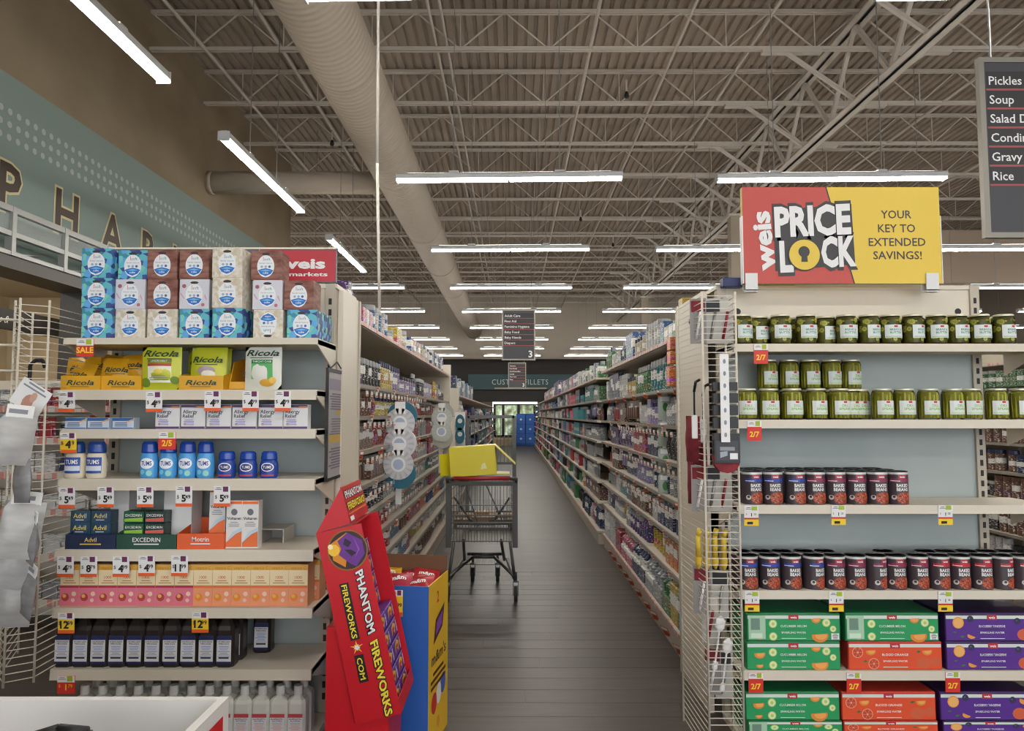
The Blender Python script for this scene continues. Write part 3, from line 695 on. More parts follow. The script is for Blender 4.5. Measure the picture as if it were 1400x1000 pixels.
# antacid bottles
def antacid(capc, bodyc, w_, h_, name='antacid_bottle'):
    r = w_ / 2; b = MB(); b.lathe([(r * .86, 0), (r * .97, .008), (r, h_ * .2), (r, h_ * .48), (r * .9, h_ * .62), (r * .82, h_ * .68)], bodyc, 18, sy=.72)
    c = MB(); c.lathe([(r * .84, h_ * .69), (r * .88, h_ * .72), (r * .82, h_ * .93), (r * .66, h_), (0.0005, h_)], capc, 18, sy=.75); 
    def warp(x, z, off): t = x / r; return Vector((math.sin(t) * (r + off), -math.cos(t) * (r + off) * .72, z))
    l = MB(); l.frame((0, 0, 0), (1, 0, 0), (0, 0, 1), warp)
    return b, c, l, r
def anta(kind):
    if kind == 'cream':
        b, c, l, r = antacid(M('234a9a', .3), M('e0d8c2', .35), .084, .148)
        l.rect(-.035, .02, .035, .085, M('2c4ea0', .4), .0008); l.rect(-.033, .03, .033, .05, M('d9dff0', .4), .0014); l.text('TUMS', 0, .058, .018, PAPER, .0018, 'C', .02, width=.05)
        return proto('antacid_bottle', ('body', b), ('cap', c), ('label', l))
    if kind == 'blue':
        b, c, l, r = antacid(M('1c46a6', .25), M('4f9fdc', .25), .074, .148)
        l.disc(0, .06, .03, M('e8eef5', .4), .0008, 16, .022); l.text('TUMS', 0, .052, .018, M('223a8c', .4), .0016, 'C', .02, width=.042); l.disc(-.016, .025, .01, M('7ac8e4', .4), .001); l.disc(.012, .02, .012, M('8fd0c8', .4), .001)
        return proto('antacid_bottle', ('body', b), ('cap', c), ('label', l))
    b, c, l, r = antacid(M('1c46a6', .25), M('25479e', .25), .076, .108)
    l.disc(0, .045, .028, M('e6e4ea', .4), .0008, 16, .018); l.disc(0, .045, .023, M('26337e', .4), .0012, 16, .014); l.text('TUMS', 0, .04, .011, PAPER, .0018, 'C', .02, width=.034); l.rect(-.028, .008, .028, .016, M('b33b4e', .4), .001)
    return proto('antacid_bottle', ('body', b), ('cap', c), ('label', l))
for kind, us_, nm in (('cream', (103, 132), 'cream antacid bottle with blue cap'), ('blue', (204, 230, 256, 281), 'tall blue antacid bottle'), ('small', (310, 339, 368), 'short dark blue antacid bottle')):
    pr = anta(kind)
    for i, u in enumerate(us_): put(pr, (P(u, 640, YFL + .05).x, YFL + .05, ZL_[3]), '%s, %s of its kind from the wire rack' % (nm, nth(i)), 'bottle', 'antacid bottles')
# pain relief: printed trays, cartons, dividers
ZP = ZL_[4]
def tray2(u0, u1, h_, mat, txt, col, label, sub=None):
    Y = YFL + .012; x0, x1 = P(u0, 745, Y).x, P(u1, 745, Y).x; w_ = x1 - x0
    b = tray(w_, h_, .22, mat, '', 0); b.text(txt, 0, h_ * .5, h_ * .3, col, .001, 'C', .012)
    b.lines(-w_ * .32, w_ * .32, h_ * .3, h_ * .08, 1, .01, col, .001)
    o = b.build('display_tray'); o.location = ((x0 + x1) / 2, Y, ZP); return tag(o, label, 'tray', 'pain relief trays')
tray2(89, 158, .058, M('1e2c4e', .45), 'Advil', M('e6cf6a', .5), 'navy display tray with yellow lettering on the pain relief shelf')
tray2(159, 241, .058, M('1f4a3c', .45), 'EXCEDRIN', PAPER, 'dark green display tray with white lettering on the pain relief shelf')
tray2(242, 306, .062, M('e0602e', .45), 'Motrin', PAPER, 'orange display tray with white lettering on the pain relief shelf')
def dr_adv(b, w_, h_):
    b.quad2([(-w_ * .5, 0), (w_ * .3, 0), (w_ * .5, h_ * .7), (w_ * .5, h_), (-w_ * .2, h_)], M('2f4f72', .4), .0008); b.text('Advil', -w_ * .02, h_ * .4, h_ * .4, M('e9d36a', .5), .0015, 'C', .015); b.lines(-w_ * .35, w_ * .3, h_ * .2, h_ * .07, 1, .01, PAPER)
AD = carton('pain_relief_carton', .081, .06, .048, M('274a5c', .4), dr_adv)
def dr_exc(c):
    def f(b, w_, h_): b.text('EXCEDRIN', 0, h_ * .55, h_ * .22, PAPER, .0015, 'C', .015, width=w_ * .8); b.quad2([(-w_ * .45, h_ * .1), (w_ * .45, h_ * .1), (w_ * .45, h_ * .45), (-w_ * .45, h_ * .35)], c, .001)
    return f
E1 = carton('pain_relief_carton', .083, .06, .046, M('1f5a40', .4), dr_exc(M('9ac84a', .5))); E2 = carton('pain_relief_carton', .083, .06, .046, M('1d3c34', .4), dr_exc(M('d8655a', .5)))
for pr, u, nm in ((AD, 109, 'navy carton with yellow lettering, wire rack side of its stack'), (AD, 137, 'navy carton with yellow lettering, far side from the wire rack'), (E1, 182, 'green carton with lime stripe'), (E2, 211, 'green carton with coral stripe')):
    for k in (0, 1):
        put(pr, (P(u, 730, YFL + .06).x, YFL + .06, ZP + .05 + k * .0485), nm + (', upper' if k else ', lower'), 'carton', 'pain relief cartons', rot=0)
    base = pr.copy(); COL.objects.link(base); base.location = (P(u, 730, YFL + .06).x, YFL + .06, ZP + .004); base.scale = (1, 1, 1); tag(base, nm + ', bottom in the tray', 'carton', 'pain relief cartons')
def dr_vol(b, w_, h_):
    b.quad2([(-w_ * .48, h_ * .03), (w_ * .48, h_ * .03), (w_ * .48, h_ * .36), (w_ * .1, h_ * .3), (-w_ * .48, h_ * .12)], M('e2703a', .5), .0008); b.quad2([(-w_ * .48, h_ * .12), (w_ * .1, h_ * .3), (w_ * .48, h_ * .36), (w_ * .48, h_ * .44), (-w_ * .1, h_ * .34)], M('b9d3e4', .5), .001)
    b.rect(-w_ * .48, h_ * .93, w_ * .48, h_ * .985, M('e2703a', .5), .001); b.disc(0, h_ * .76, w_ * .2, M('6a6d74', .5), .001, 12, h_ * .07); b.text('Voltaren', 0, h_ * .6, h_ * .06, M('33343c', .5), .0015, 'C', .015, width=w_ * .84); b.lines(-w_ * .35, w_ * .35, h_ * .54, h_ * .015, 3, h_ * .04, GREYT)
VO = carton('gel_carton', .066, .05, .192, M('dedddc', .5), dr_vol)
put(VO, (P(297, 700, YFL + .05).x, YFL + .05, ZP + .045), 'white and orange gel carton standing raised in the orange tray', 'carton', 'gel cartons')
for i, u in enumerate((320, 342)): put(VO, (P(u, 720, YFL + .03).x, YFL + .03, ZP), 'white and orange gel carton on the shelf, %s from the orange tray' % nth(i), 'carton', 'gel cartons')
for i, (u0, u1) in enumerate(((151, 176), (224, 262))):
    Y = YFL + .13; x0, x1 = P(u0, 700, Y).x, P(u1, 700, Y).x; b = MB(); hh = .23; dd_ = .1
    b.box(x0, x1, Y, Y + .003, ZP + .004, ZP + hh, PAPER); b.box(x1 - .003, x1, Y + .003, Y + dd_, ZP + .004, ZP + hh, PAPER); b.box(x0, x0 + .003, Y + .003, Y + dd_, ZP + .004, ZP + hh, PAPER); b.box(x0, x1, Y + dd_, Y + dd_ + .003, ZP + .004, ZP + hh * .9, PAPER)
    tag(b.build('card_divider'), 'white folded card standing behind the cartons, %s from the wire rack' % nth(i), 'divider', 'white card dividers')
b = MB(); x0, x1 = P(356, 725, YFL + .15).x, P(388, 725, YFL + .15).x; b.box(x0, x1, YFL + .15, YFL + .3, ZP + .055, ZP + .06, M('b9b6b0', .5)); b.box(x0, x0 + .004, YFL + .15, YFL + .3, ZP, ZP + .055, M('b9b6b0', .5)); b.box(x1 - .004, x1, YFL + .15, YFL + .3, ZP, ZP + .055, M('b9b6b0', .5)); b.box(x0 + .004, x1 - .004, YFL + .29, YFL + .3, ZP, ZP + .055, M('a9a6a0', .5))
tag(b.build('shelf_riser'), 'small empty grey riser at the upright end of the pain relief shelf', 'riser')
# vitamin drink cartons
def dr_em(c1, c2, fruit):
    def f(b, w_, h_):
        b.rect(-w_ * .48, h_ * .86, w_ * .48, h_ * .98, M('e7b84c', .5), .0008); b.rect(-w_ * .48, h_ * .5, w_ * .48, h_ * .86, M('ecd9b0', .5), .0008); b.text('vitamin C', 0, h_ * .88, h_ * .07, M('d9861e', .5), .0015, 'C', .01, width=w_ * .8)
        b.text('1000', 0, h_ * .66, h_ * .07, M('c2503c', .5), .0015); b.lines(-w_ * .35, w_ * .35, h_ * .6, h_ * .02, 2, h_ * .05, M('b98a5c', .5)); b.rect(-w_ * .48, h_ * .02, w_ * .48, h_ * .5, c1, .0008); b.rect(-w_ * .48, h_ * .44, w_ * .48, h_ * .5, c2, .001)
        b.disc(-w_ * .2, h_ * .22, w_ * .2, fruit, .0014, 12); b.disc(-w_ * .24, h_ * .25, w_ * .1, M('f0b060', .5), .0018, 10); b.disc(w_ * .24, h_ * .3, w_ * .12, M('f3cdb8', .5), .0014, 10); b.disc(w_ * .2, h_ * .15, w_ * .1, M('f0c4b4', .5), .0014, 10)
    return f
EP = carton('drink_mix_carton', .0785, .1, .168, M('d8a878', .5), dr_em(M('e0788e', .5), M('b9325c', .5), M('b0453c', .5)))
EO = carton('drink_mix_carton', .0785, .1, .168, M('d8a070', .5), dr_em(M('ee9a72', .5), M('e8763c', .5), M('e8902c', .5)))
for i in range(13):
    x = P(95 + 26.05 * i, 806, YFL + .025).x
    put(EP if i < 7 else EO, (x, YFL + .025, ZL_[5]), '%s drink mix carton in the front row, %s from the wire rack' % ('pink' if i < 7 else 'orange', nth(i)), 'carton', 'drink mix cartons')
    put(EP if i < 7 else EO, (x + (.02 if i == 12 else 0), YFL + .13, ZL_[5]), '%s drink mix carton behind the front row, %s from the wire rack' % ('pink' if i < 7 else 'orange', nth(i)), 'carton', 'drink mix cartons')
# antiseptic bottles
def rubbing(bodym, capm, h_, topc, lc, label, sh=.62):
    w_ = .0745; r = w_ / 2
    def sq(z, k):
        a = r * k; c = a * .35
        return [(-a + c, -a, z), (a - c, -a, z), (a, -a + c, z), (a, a - c, z), (a - c, a, z), (-a + c, a, z), (-a, a - c, z), (-a, -a + c, z)]
    lv = [(0, .93), (.006, 1), (h_ * sh, 1), (h_ * (sh + .07), .88), (h_ * .82, .46), (h_ * .84, .38), (h_ * .86, .38)]
    b = MB(); vs = []; fs = []
    for z, k in lv: vs += sq(z, k)
    for j in range(len(lv) - 1):
        for i in range(8): fs.append((j * 8 + i, j * 8 + (i + 1) % 8, j * 8 + 8 + (i + 1) % 8, j * 8 + 8 + i))
    fs.append(tuple(reversed(range(8)))); b.add(vs, fs, bodym)
    c = MB(); c.lathe([(r * .48, h_ * .84), (r * .48, h_ * .87), (r * .46, h_), (.0005, h_)], capm, 14)
    l = MB(); l.frame((0, -r, 0), (1, 0, 0), (0, 0, 1)); lw = r * .78
    l.rect(-lw, h_ * .06, lw, h_ * .53, M('dcdce2', .5), .0006); l.rect(-lw, h_ * .46, lw, h_ * .53, topc, .001); l.rect(-lw, h_ * .06, lw, h_ * .1, topc, .001)
    l.text(label[0], 0, h_ * .42, h_ * .028, TXT, .0014, 'C', .01, width=lw * 1.7); l.text(label[1], 0, h_ * .385, h_ * .028, TXT, .0014, 'C', .01, width=lw * 1.4); l.lines(-lw * .85, lw * .85, h_ * .35, h_ * .01, 7, h_ * .028, lc, .0014, 9); l.rect(-lw * .7, h_ * .15, lw * .7, h_ * .175, TXT, .0014)
    return ('body', b), ('cap', c), ('label', l)
BB = M('27211f', .3, name='brown_black_plastic')
HP = proto('peroxide_bottle', *rubbing(BB, BLACK, .235, NAVY, M('8a94c0', .5), ('HYDROGEN', 'PEROXIDE')))
for i in range(10):
    for k in (0, 1):
        Y = YFL + .06 + k * .085
        put(HP, (P(92.5 + 24.3 * i, 880, YFL + .06).x + k * .004, Y, ZL_[6]), 'brown bottle with white label, %s %s from the wire rack' % ('behind the front row,' if k else 'front row,', nth(i)), 'bottle', 'brown antiseptic bottles')
put(HP, (P(361, 870, YFL + .24).x, YFL + .24, ZL_[6]), 'single brown bottle at the back of the nearly empty shelf end', 'bottle', 'brown antiseptic bottles')
q = NT('frosted_clear_plastic', .35); q.b.inputs['Base Color'].default_value = lin('cfcfc9'); q.b.inputs['Subsurface Weight'].default_value = .0; FROST = q.m
IA = proto('alcohol_bottle', *rubbing(FROST, M('d9d9d6', .4), .212, M('c8464a', .5), M('d98a90', .5), ('ISOPROPYL', 'ALCOHOL'), .7))
for i in range(13):
    for k in (0, 1):
        put(IA, (P(115 + 24.35 * i, 985, YFL + .06).x, YFL + .06 + k * .085, .1455), 'clear bottle of rubbing alcohol, %s, %s from the wire rack' % ('second row' if k else 'front row', nth(i)), 'bottle', 'clear antiseptic bottles')
# ------------------------------------------------------------------ pickle jars
q = NT('jar_glass', .08); tb = q.n('ShaderNodeBsdfTransparent'); tb.inputs[0].default_value = lin('f2f4ea'); gl = q.n('ShaderNodeBsdfGlossy'); gl.inputs['Roughness'].default_value = .08
fr = q.n('ShaderNodeLayerWeight'); fr.inputs[0].default_value = .12; mx = q.n('ShaderNodeMixShader'); q.l(fr.outputs['Fresnel'], mx.inputs[0]); q.l(tb.outputs[0], mx.inputs[1]); q.l(gl.outputs[0], mx.inputs[2])
q.l(mx.outputs[0], q.t.nodes['Material Output'].inputs[0]); JARG = q.m
BRINE = mat_noise('pickle_brine_green', '6a661e', '8d8a30', (1, 1, 1), 30, .5)
BRINE_D = mat_noise('brown_green_brine', '46421a', '6f6a2a', (1, 1, 1), 40, .5)
SPEAR = mat_noise('pickle_spear_skin', 'a5a030', 'c9c450', (1, 1, .12), 60, .45); RIND = M('7c8a2c', .5); FLESH = M('cfc865', .5); SEED = M('aca648', .5)
LIDM = M('d8d2b8', .35, .3, name='pale_metal_lid'); LAB = M('dfe5e3', .55, name='jar_label_paper'); TGREEN = M('4fa08c', .5); GG = M('8dbf5a', .5)
def jar(h_, r, kind):
    c = MB(); c.lathe([(r * .9, .006), (r * .93, h_ * .82), (r * .78, h_ * .9)], BRINE_D if kind == 'slice' else BRINE, 18)
    g = MB(); rr = random.Random(3 if kind == 'slice' else 4)
    if kind == 'slice':
        for k in range(44):
            t = rr.uniform(0, 6.28); z = rr.uniform(.02, h_ * .8); rad = r * .955; p = Vector((math.cos(t) * rad, math.sin(t) * rad, z))
            g.frame(p, (-math.sin(t), math.cos(t), 0), (0, 0, 1)); sz = rr.uniform(.010, .0165); sq_ = rr.choice((1, 1, .45, .3))
            g.disc(0, 0, sz, RIND, .0, 9, sz * sq_); g.disc(0, 0, sz * .84, FLESH, .0006, 9, sz * .84 * sq_); g.disc(0, 0, sz * .45, SEED, .0012, 8, sz * .45 * sq_)
    else:
        for k in range(15):
            t = 2 * math.pi * k / 15; a = Vector((math.cos(t) * r * .84, math.sin(t) * r * .84, .008)); g.bar(a, a + Vector((rr.uniform(-.003, .003), rr.uniform(-.003, .003), h_ * rr.uniform(.7, .82))), r * .15, SPEAR, 6, r * .11)
    s_ = MB(); s_.lathe([(r * .9, 0), (r, .008), (r, h_ * .8), (r * .94, h_ * .88), (r * .84, h_ * .93)], JARG, 20, caps=False)
    l = MB(); l.lathe([(r * .86, h_ * .93), (r * .9, h_ * .935), (r * .9, h_ * .985), (r * .84, h_), (.0005, h_)], LIDM, 20)
    def warp(x, z, off): t = x / r; return Vector((math.sin(t) * (r + off), -math.cos(t) * (r + off), z))
    b = MB(); b.frame((0, 0, 0), (1, 0, 0), (0, 0, 1), warp); lw = r * 1.0
    if kind == 'slice':
        b.rect(-lw, h_ * .2, lw, h_ * .64, LAB, .0012); b.rect(-.008, h_ * .55, .008, h_ * .61, RED, .0018); b.text('BREAD &', 0, h_ * .44, h_ * .07, TGREEN, .002, 'C', .02, width=lw * 1.1); b.text('BUTTER', 0, h_ * .34, h_ * .07, TGREEN, .002, 'C', .02, width=lw * 1.1); b.rect(-lw * .9, h_ * .22, lw * .9, h_ * .26, M('b9cfc4', .5), .0018)
    else:
        b.rect(-lw, h_ * .16, lw, h_ * .6, LAB, .0012); b.rect(-.008, h_ * .53, .008, h_ * .59, RED, .0018); b.text('DILL', 0, h_ * .41, h_ * .08, GG, .002, 'C', .02); b.text('SPEARS', 0, h_ * .31, h_ * .07, GG, .002, 'C', .02, width=lw * 1.2); b.rect(-lw * .9, h_ * .18, lw * .9, h_ * .23, M('c6dcae', .5), .0018)
    return proto('pickle_jar', ('pickles', c, [('slices' if kind == 'slice' else 'spears', g)]), ('glass', s_), ('lid', l), ('label', b))
JS = jar(.137, .047, 'slice'); JP = jar(.142, .046, 'spear')
us_ = [1014, 1037, 1067, 1102, 1128, 1157, 1188, 1217, 1248, 1280, 1309, 1339, 1372]
rot_ = [.35, .45, .1, .15, .6, .0, .45, .05, .5, 0, .3, .0, .3]
for i, u in enumerate(us_):
    dy = .05 if i not in (1, 4) else .11
    put(JS, (P(u, 450, YFR + dy).x, YFR + dy, ZR_[0]), 'jar of pickle slices on the top shelf, %s from the wire basket' % nth(i), 'jar', 'pickle slice jars', rot=rot_[i])
    if i not in (1, 4): put(JS, (P(u, 450, YFR + .05).x + .004, YFR + .15, ZR_[0]), 'jar of pickle slices behind the front row, %s from the wire basket' % nth(i), 'jar', 'pickle slice jars', rot=i * 1.1)
us_ = [1021, 1051, 1083, 1116, 1147, 1163, 1175, 1206, 1236, 1269, 1302, 1327, 1362, 1395]
for i, u in enumerate(us_):
    dy = .06 if i not in (5, 6) else .15
    put(JP, (P(u, 550, YFR + dy).x, YFR + dy, ZR_[1]), 'jar of pickle spears in the lower row, %s from the wire basket' % nth(i), 'jar', 'pickle spear jars', rot=[-.1, .05, .15, .25, .2, .2, .1, .1, .1, .15, .25, .1, .1, .3][i])
for i, u in enumerate((1049, 1078, 1107, 1136, 1163)):
    put(JP, (P(u, 505, YFR + .2).x, YFR + .2, ZR_[1]), 'jar of pickle spears hidden under the stacked jars, %s from the wire basket' % nth(i), 'jar', 'pickle spear jars', rot=.3)
    put(JP, (P(u, 505, YFR + .2).x, YFR + .2, ZR_[1] + .1425), 'jar of pickle spears stacked on top, %s from the wire basket' % nth(i), 'jar', 'pickle spear jars', rot=.35)

# ------------------------------------------------------------------ bean cans
BEAN = mat_cells('baked_bean_print', ['b5583c', '8d3424', 'c9714e', '6f2a20', 'a84a30'], 260, rough=.4)
CANB = M('453c42', .35, name='black_can_label'); CANS = M('d8d8d6', .3, .2); CANL = M('3a3a3c', .3, .6)
def can(bandc):
    h_, r = .148, .0455; b = MB(); b.lathe([(r * .97, 0), (r, .003), (r, h_ - .014)], CANB, 20); b.lathe([(r, h_ - .014), (r, h_ - .004)], CANS, 20, caps=False); b.lathe([(r * .97, h_ - .004), (r, h_ - .003), (r * .98, h_), (r * .92, h_), (r * .9, h_ - .004), (.0005, h_ - .004)], CANL, 20)
    def warp(x, z, off): t = x / r; return Vector((math.sin(t) * (r + off), -math.cos(t) * (r + off), z))
    l = MB(); l.frame((0, 0, 0), (1, 0, 0), (0, 0, 1), warp); w_ = r * 1.1
    l.rect(-w_, .1, w_, .116, bandc, .0006); l.rect(-.017, .117, .017, .132, M('b93a4a', .4), .001); l.text('weis', 0, .12, .009, PAPER, .0014, 'C', .03)
    l.text('BAKED', 0, .079, .0145, PAPER, .0014, 'C', .03, width=.05); l.text('BEANS', 0, .061, .0145, PAPER, .0014, 'C', .03, width=.05)
    l.disc(.01, .03, .038, BEAN, .0008, 18, .026); l.disc(-.036, .032, .012, M('c9c9c6', .5), .0014, 9, .011); l.disc(-.035, .035, .006, CANB, .0018, 8)
    l.rect(-w_, .104, -w_ * .2, .107, PAPER, .001)
    return proto('bean_can', ('can_body', b), ('label', l))
CB, CM, CR_ = can(M('2f4aa8', .4)), can(M('8c2f56', .4)), can(M('c22f3c', .4))
def cname(p): return 'blue-banded' if p is CB else 'plum-banded' if p is CM else 'red-banded'
us_ = [1028, 1056, 1087, 1114, 1142, 1170, 1199, 1227]
for i, u in enumerate(us_):
    pr = CB if i < 3 else CM
    for k in range(3):
        x = P(u, 670, YFR + .055).x
        put(pr, (x - .012 * k, YFR + .055 + .092 * k, ZR_[2]), '%s bean can on the half-empty shelf, %s row, %s from the wire basket' % (cname(pr), ['front', 'middle', 'back'][k], nth(i)), 'can', 'bean cans on the upper shelf', rot=R.choice((0, 0, .15, -.2)) if k == 0 else R.uniform(-1, 3))
us_ = [1022, 1052, 1081, 1112, 1141, 1169, 1197, 1224, 1254, 1283, 1311, 1341, 1369, 1397]
for i, u in enumerate(us_):
    pr = CB if i < 4 else CM if i < 9 else CR_
    for k in range(2):
        if k and i in (5, 6, 8): continue
        x = P(u, 780, YFR + .055).x
        put(pr, (x - .004 * k, YFR + .055 + .098 * k, ZR_[3]), '%s bean can on the full shelf, %s row, %s from the wire basket' % (cname(pr), ['front', 'second'][k], nth(i)), 'can', 'bean cans on the lower shelf', rot=(0, .02, .15, .4, .05, .1, .5, 0, .1, .15, 0, .05, .5, .4)[i] + k)

# ------------------------------------------------------------------ sparkling water packs
FRO = M('e08a34', .5); FRO2 = M('eda75c', .5); CUC = M('b9d07a', .5); CUC2 = M('dfe8b0', .5); GRF = M('c8482f', .5); GRF2 = M('e9a080', .5); BBY = M('2f2f4e', .5); LEAF = M('3f6f3a', .5)
def waterpack(c1, c2, name, fr, w_=.415, h_=.122, d_=.26):
    b = MB(); b.cbox(-w_ / 2, w_ / 2, 0, d_, 0, h_, c2, .004); b.frame((0, 0, 0), (1, 0, 0), (0, 0, 1))
    b.rect(-w_ / 2 + .004, .004, w_ / 2 - .004, h_ * .8, c1, .0006); b.rect(-w_ / 2 + .004, h_ * .8, w_ / 2 - .004, h_ * .92, M('d5ded8', .5), .0006)
    b.rect(-.022, h_ * .76, .022, h_ * .95, M('b5303c', .5), .0014); b.text('weis', 0, h_ * .81, h_ * .09, PAPER, .002, 'C', .03)
    b.text(name, 0, h_ * .5, h_ * .085, PAPER, .0014, 'C', .01, width=w_ * .28); b.lines(-w_ * .12, w_ * .12, h_ * .43, h_ * .02, 1, .01, c2, .0014); b.text('SPARKLING WATER', 0, h_ * .28, h_ * .07, PAPER, .0014, 'C', .01, width=w_ * .26)
    b.lines(-w_ * .2, w_ * .2, h_ * .09, h_ * .025, 1, .01, M('cfe0d2', .5), .0014)
    for k, (x, z, r, kind) in enumerate(fr):
        x *= w_; z *= h_; r *= h_
        if kind == 'cuc': b.disc(x, z, r, CUC, .001, 14); b.disc(x, z, r * .82, CUC2, .0016, 12); b.disc(x, z, r * .4, CUC, .002, 8)
        if kind == 'mel': b.disc(x, z, r, FRO, .001, 14, r * .8, 3.0, 6.6); b.disc(x + r * .1, z, r * .7, FRO2, .0016, 12, r * .5, 3.0, 6.6)
        if kind == 'org': b.disc(x, z, r, GRF2, .001, 14); b.disc(x, z, r * .86, GRF, .0016, 14); b.disc(x, z, r * .2, GRF2, .002, 8); [b.quad2([(x, z), (x + r * .8 * math.cos(t), z + r * .8 * math.sin(t)), (x + r * .8 * math.cos(t + .1), z + r * .8 * math.sin(t + .1))], GRF2, .002) for t in (0, 1.05, 2.1, 3.15, 4.2, 5.25)]
        if kind == 'ful': b.disc(x, z, r, M('cf5f3c', .5), .001, 14, r * .8)
        if kind == 'tan': b.disc(x, z, r, M('e59a3e', .5), .001, 14); b.disc(x, z, r * .84, M('edb468', .5), .0016, 12)
        if kind == 'bby': b.disc(x, z, r, BBY, .001, 10); b.disc(x - r * .2, z + r * .2, r * .3, M('565680', .5), .0016, 6)
        if kind == 'lef': b.quad2([(x - r, z), (x, z + r * .5), (x + r, z + r * .2), (x, z - r * .4)], LEAF, .001)
        if kind == 'wed': b.disc(x, z, r, M('e59a3e', .5), .001, 12, r * .7, 2.6, 5.8)
    return b
gfr = [(-.36, .56, .2, 'mel'), (-.36, .16, .13, 'mel'), (-.22, .62, .15, 'cuc'), (-.22, .17, .15, 'cuc'), (.24, .78, .17, 'mel'), (.35, .66, .15, 'cuc'), (.28, .2, .3, 'mel'), (.42, .44, .12, 'cuc')]
ofr = [(-.4, .62, .2, 'org'), (-.26, .66, .18, 'mel'), (-.23, .22, .2, 'org'), (.25, .64, .1, 'lef'), (.34, .66, .18, 'mel'), (.3, .25, .26, 'ful'), (.43, .3, .2, 'ful'), (-.32, .3, .1, 'lef')]
pfr = [(-.36, .66, .21, 'tan'), (-.23, .8, .12, 'bby'), (-.22, .2, .16, 'wed'), (-.32, .16, .1, 'lef'), (-.4, .32, .08, 'lef'), (.27, .72, .12, 'bby'), (.4, .7, .2, 'wed'), (.34, .24, .26, 'ful')]
WG = proto('water_pack', root=waterpack(M('249a5c', .45), M('1d7a4a', .45), 'CUCUMBER MELON', gfr)); WO = proto('water_pack', root=waterpack(M('e0512a', .45), M('c2392a', .45), 'BLOOD ORANGE', ofr)); WP = proto('water_pack', root=waterpack(M('55288c', .45), M('3a2058', .45), 'BLACKBERRY TANGERINE', pfr))
nfg = waterpack(M('249a5c', .45), M('1d7a4a', .45), 'CUCUMBER MELON', gfr); nfg.rect(-.2, .01, -.125, .112, M('a9cdb0', .5), .0024); nfg.rect(-.19, .05, -.15, .1, M('6f8f80', .5), .003); nfg.rect(-.19, .015, -.14, .035, M('cfe6d2', .5), .003); nfg.rect(.165, .008, .2, .035, PAPER, .0024); nfg.lines(.17, .196, .03, .002, 5, .005, TXT, .003)
WGN = proto('water_pack', root=nfg)
pk = {'G': (WG, 'green cucumber melon'), 'N': (WGN, 'green cucumber melon'), 'O': (WO, 'orange blood orange'), 'P': (WP, 'purple blackberry tangerine')}
zd_ = P(1100, 986, YFR + .01).z
for row, z, lst in (('upper row on the shelf', ZR_[4] + .1235, ((1086, 'N'), (1221, 'N'), (1358, 'P'))), ('lower row on the shelf', ZR_[4], ((1085, 'G'), (1224, 'O'), (1358, 'P'))),
                    ('upper row on the bottom deck', zd_, ((1082, 'G'), (1213, 'O'), (1347, 'P'))), ('lower row on the bottom deck', .031, ((1085, 'N'), (1215, 'O'), (1350, 'P')))):
    for i, (u, k) in enumerate(lst):
        x = P(u, 900, YFR + .015).x
        o = put(pk[k][0], (x, YFR + .015, z), '%s sparkling water pack, %s, %s from the basket' % (pk[k][1], row, nth(i)), 'drink pack', 'sparkling water packs')
        if z == .031: o.scale = (1, 1, (zd_ - .033) / .122)

# ------------------------------------------------------------------ wire racks on the endcap sides
def rack(name, label, pts, z0, z1, step, bend=None):
    o = thing(name, label, 'wire rack', (0, 0, 0))
    for p in pts: MB().bar((p[0], p[1], z0 - .02), (p[0], p[1], z1), .005, WIRE, 6).build('rack_post', o)
    w_ = MB(); pp = []
    for a, b in zip(pts, pts[1:]):
        pp.append((a[0], a[1], 0))
        if bend: pp.append(((a[0] + b[0]) / 2, (a[1] + b[1]) / 2, -bend))
    pp.append((pts[-1][0], pts[-1][1], 0)); w_.path(pp, .0022, WIRE); me = w_.mesh('wire'); z = z0; n = 0
    while z < z1 and n < 120:
        c = bpy.data.objects.new('wire', me); COL.objects.link(c); c.parent = o; c.location.z = z; z += step; n += 1
    return o
RA = P(937, 600, 3.5).x; RB = P(963, 600, 3.08).x; RC = P(1009, 600, 3.08).x
rack('wire_basket_rack', 'tall beige wire rack hung on the aisle side of the pickle endcap', [(.79, 3.5), (RB, 3.08), (RC, 3.08), (.955, 3.28)], .05, 1.97, .0268)
rack('wire_panel_rack', 'beige wire rack on the pharmacy side of the tissue endcap', [(-2.12, 3.2), (-1.965, 2.86), (-1.905, 2.8), (-1.83, 2.86), (-1.85, 3.3)], .45, 1.9, .0285)
MB2 = MB()
for z in (1.82, 1.72, 1.62): MB2.bar((-2.12, 2.75, z), (-1.93, 2.86, z), .005, WIRE, 6)
ho = MB2.build('display_hook'); tag(ho, 'empty steel display prongs jutting from the wire rack beside the tissue endcap', 'hook')
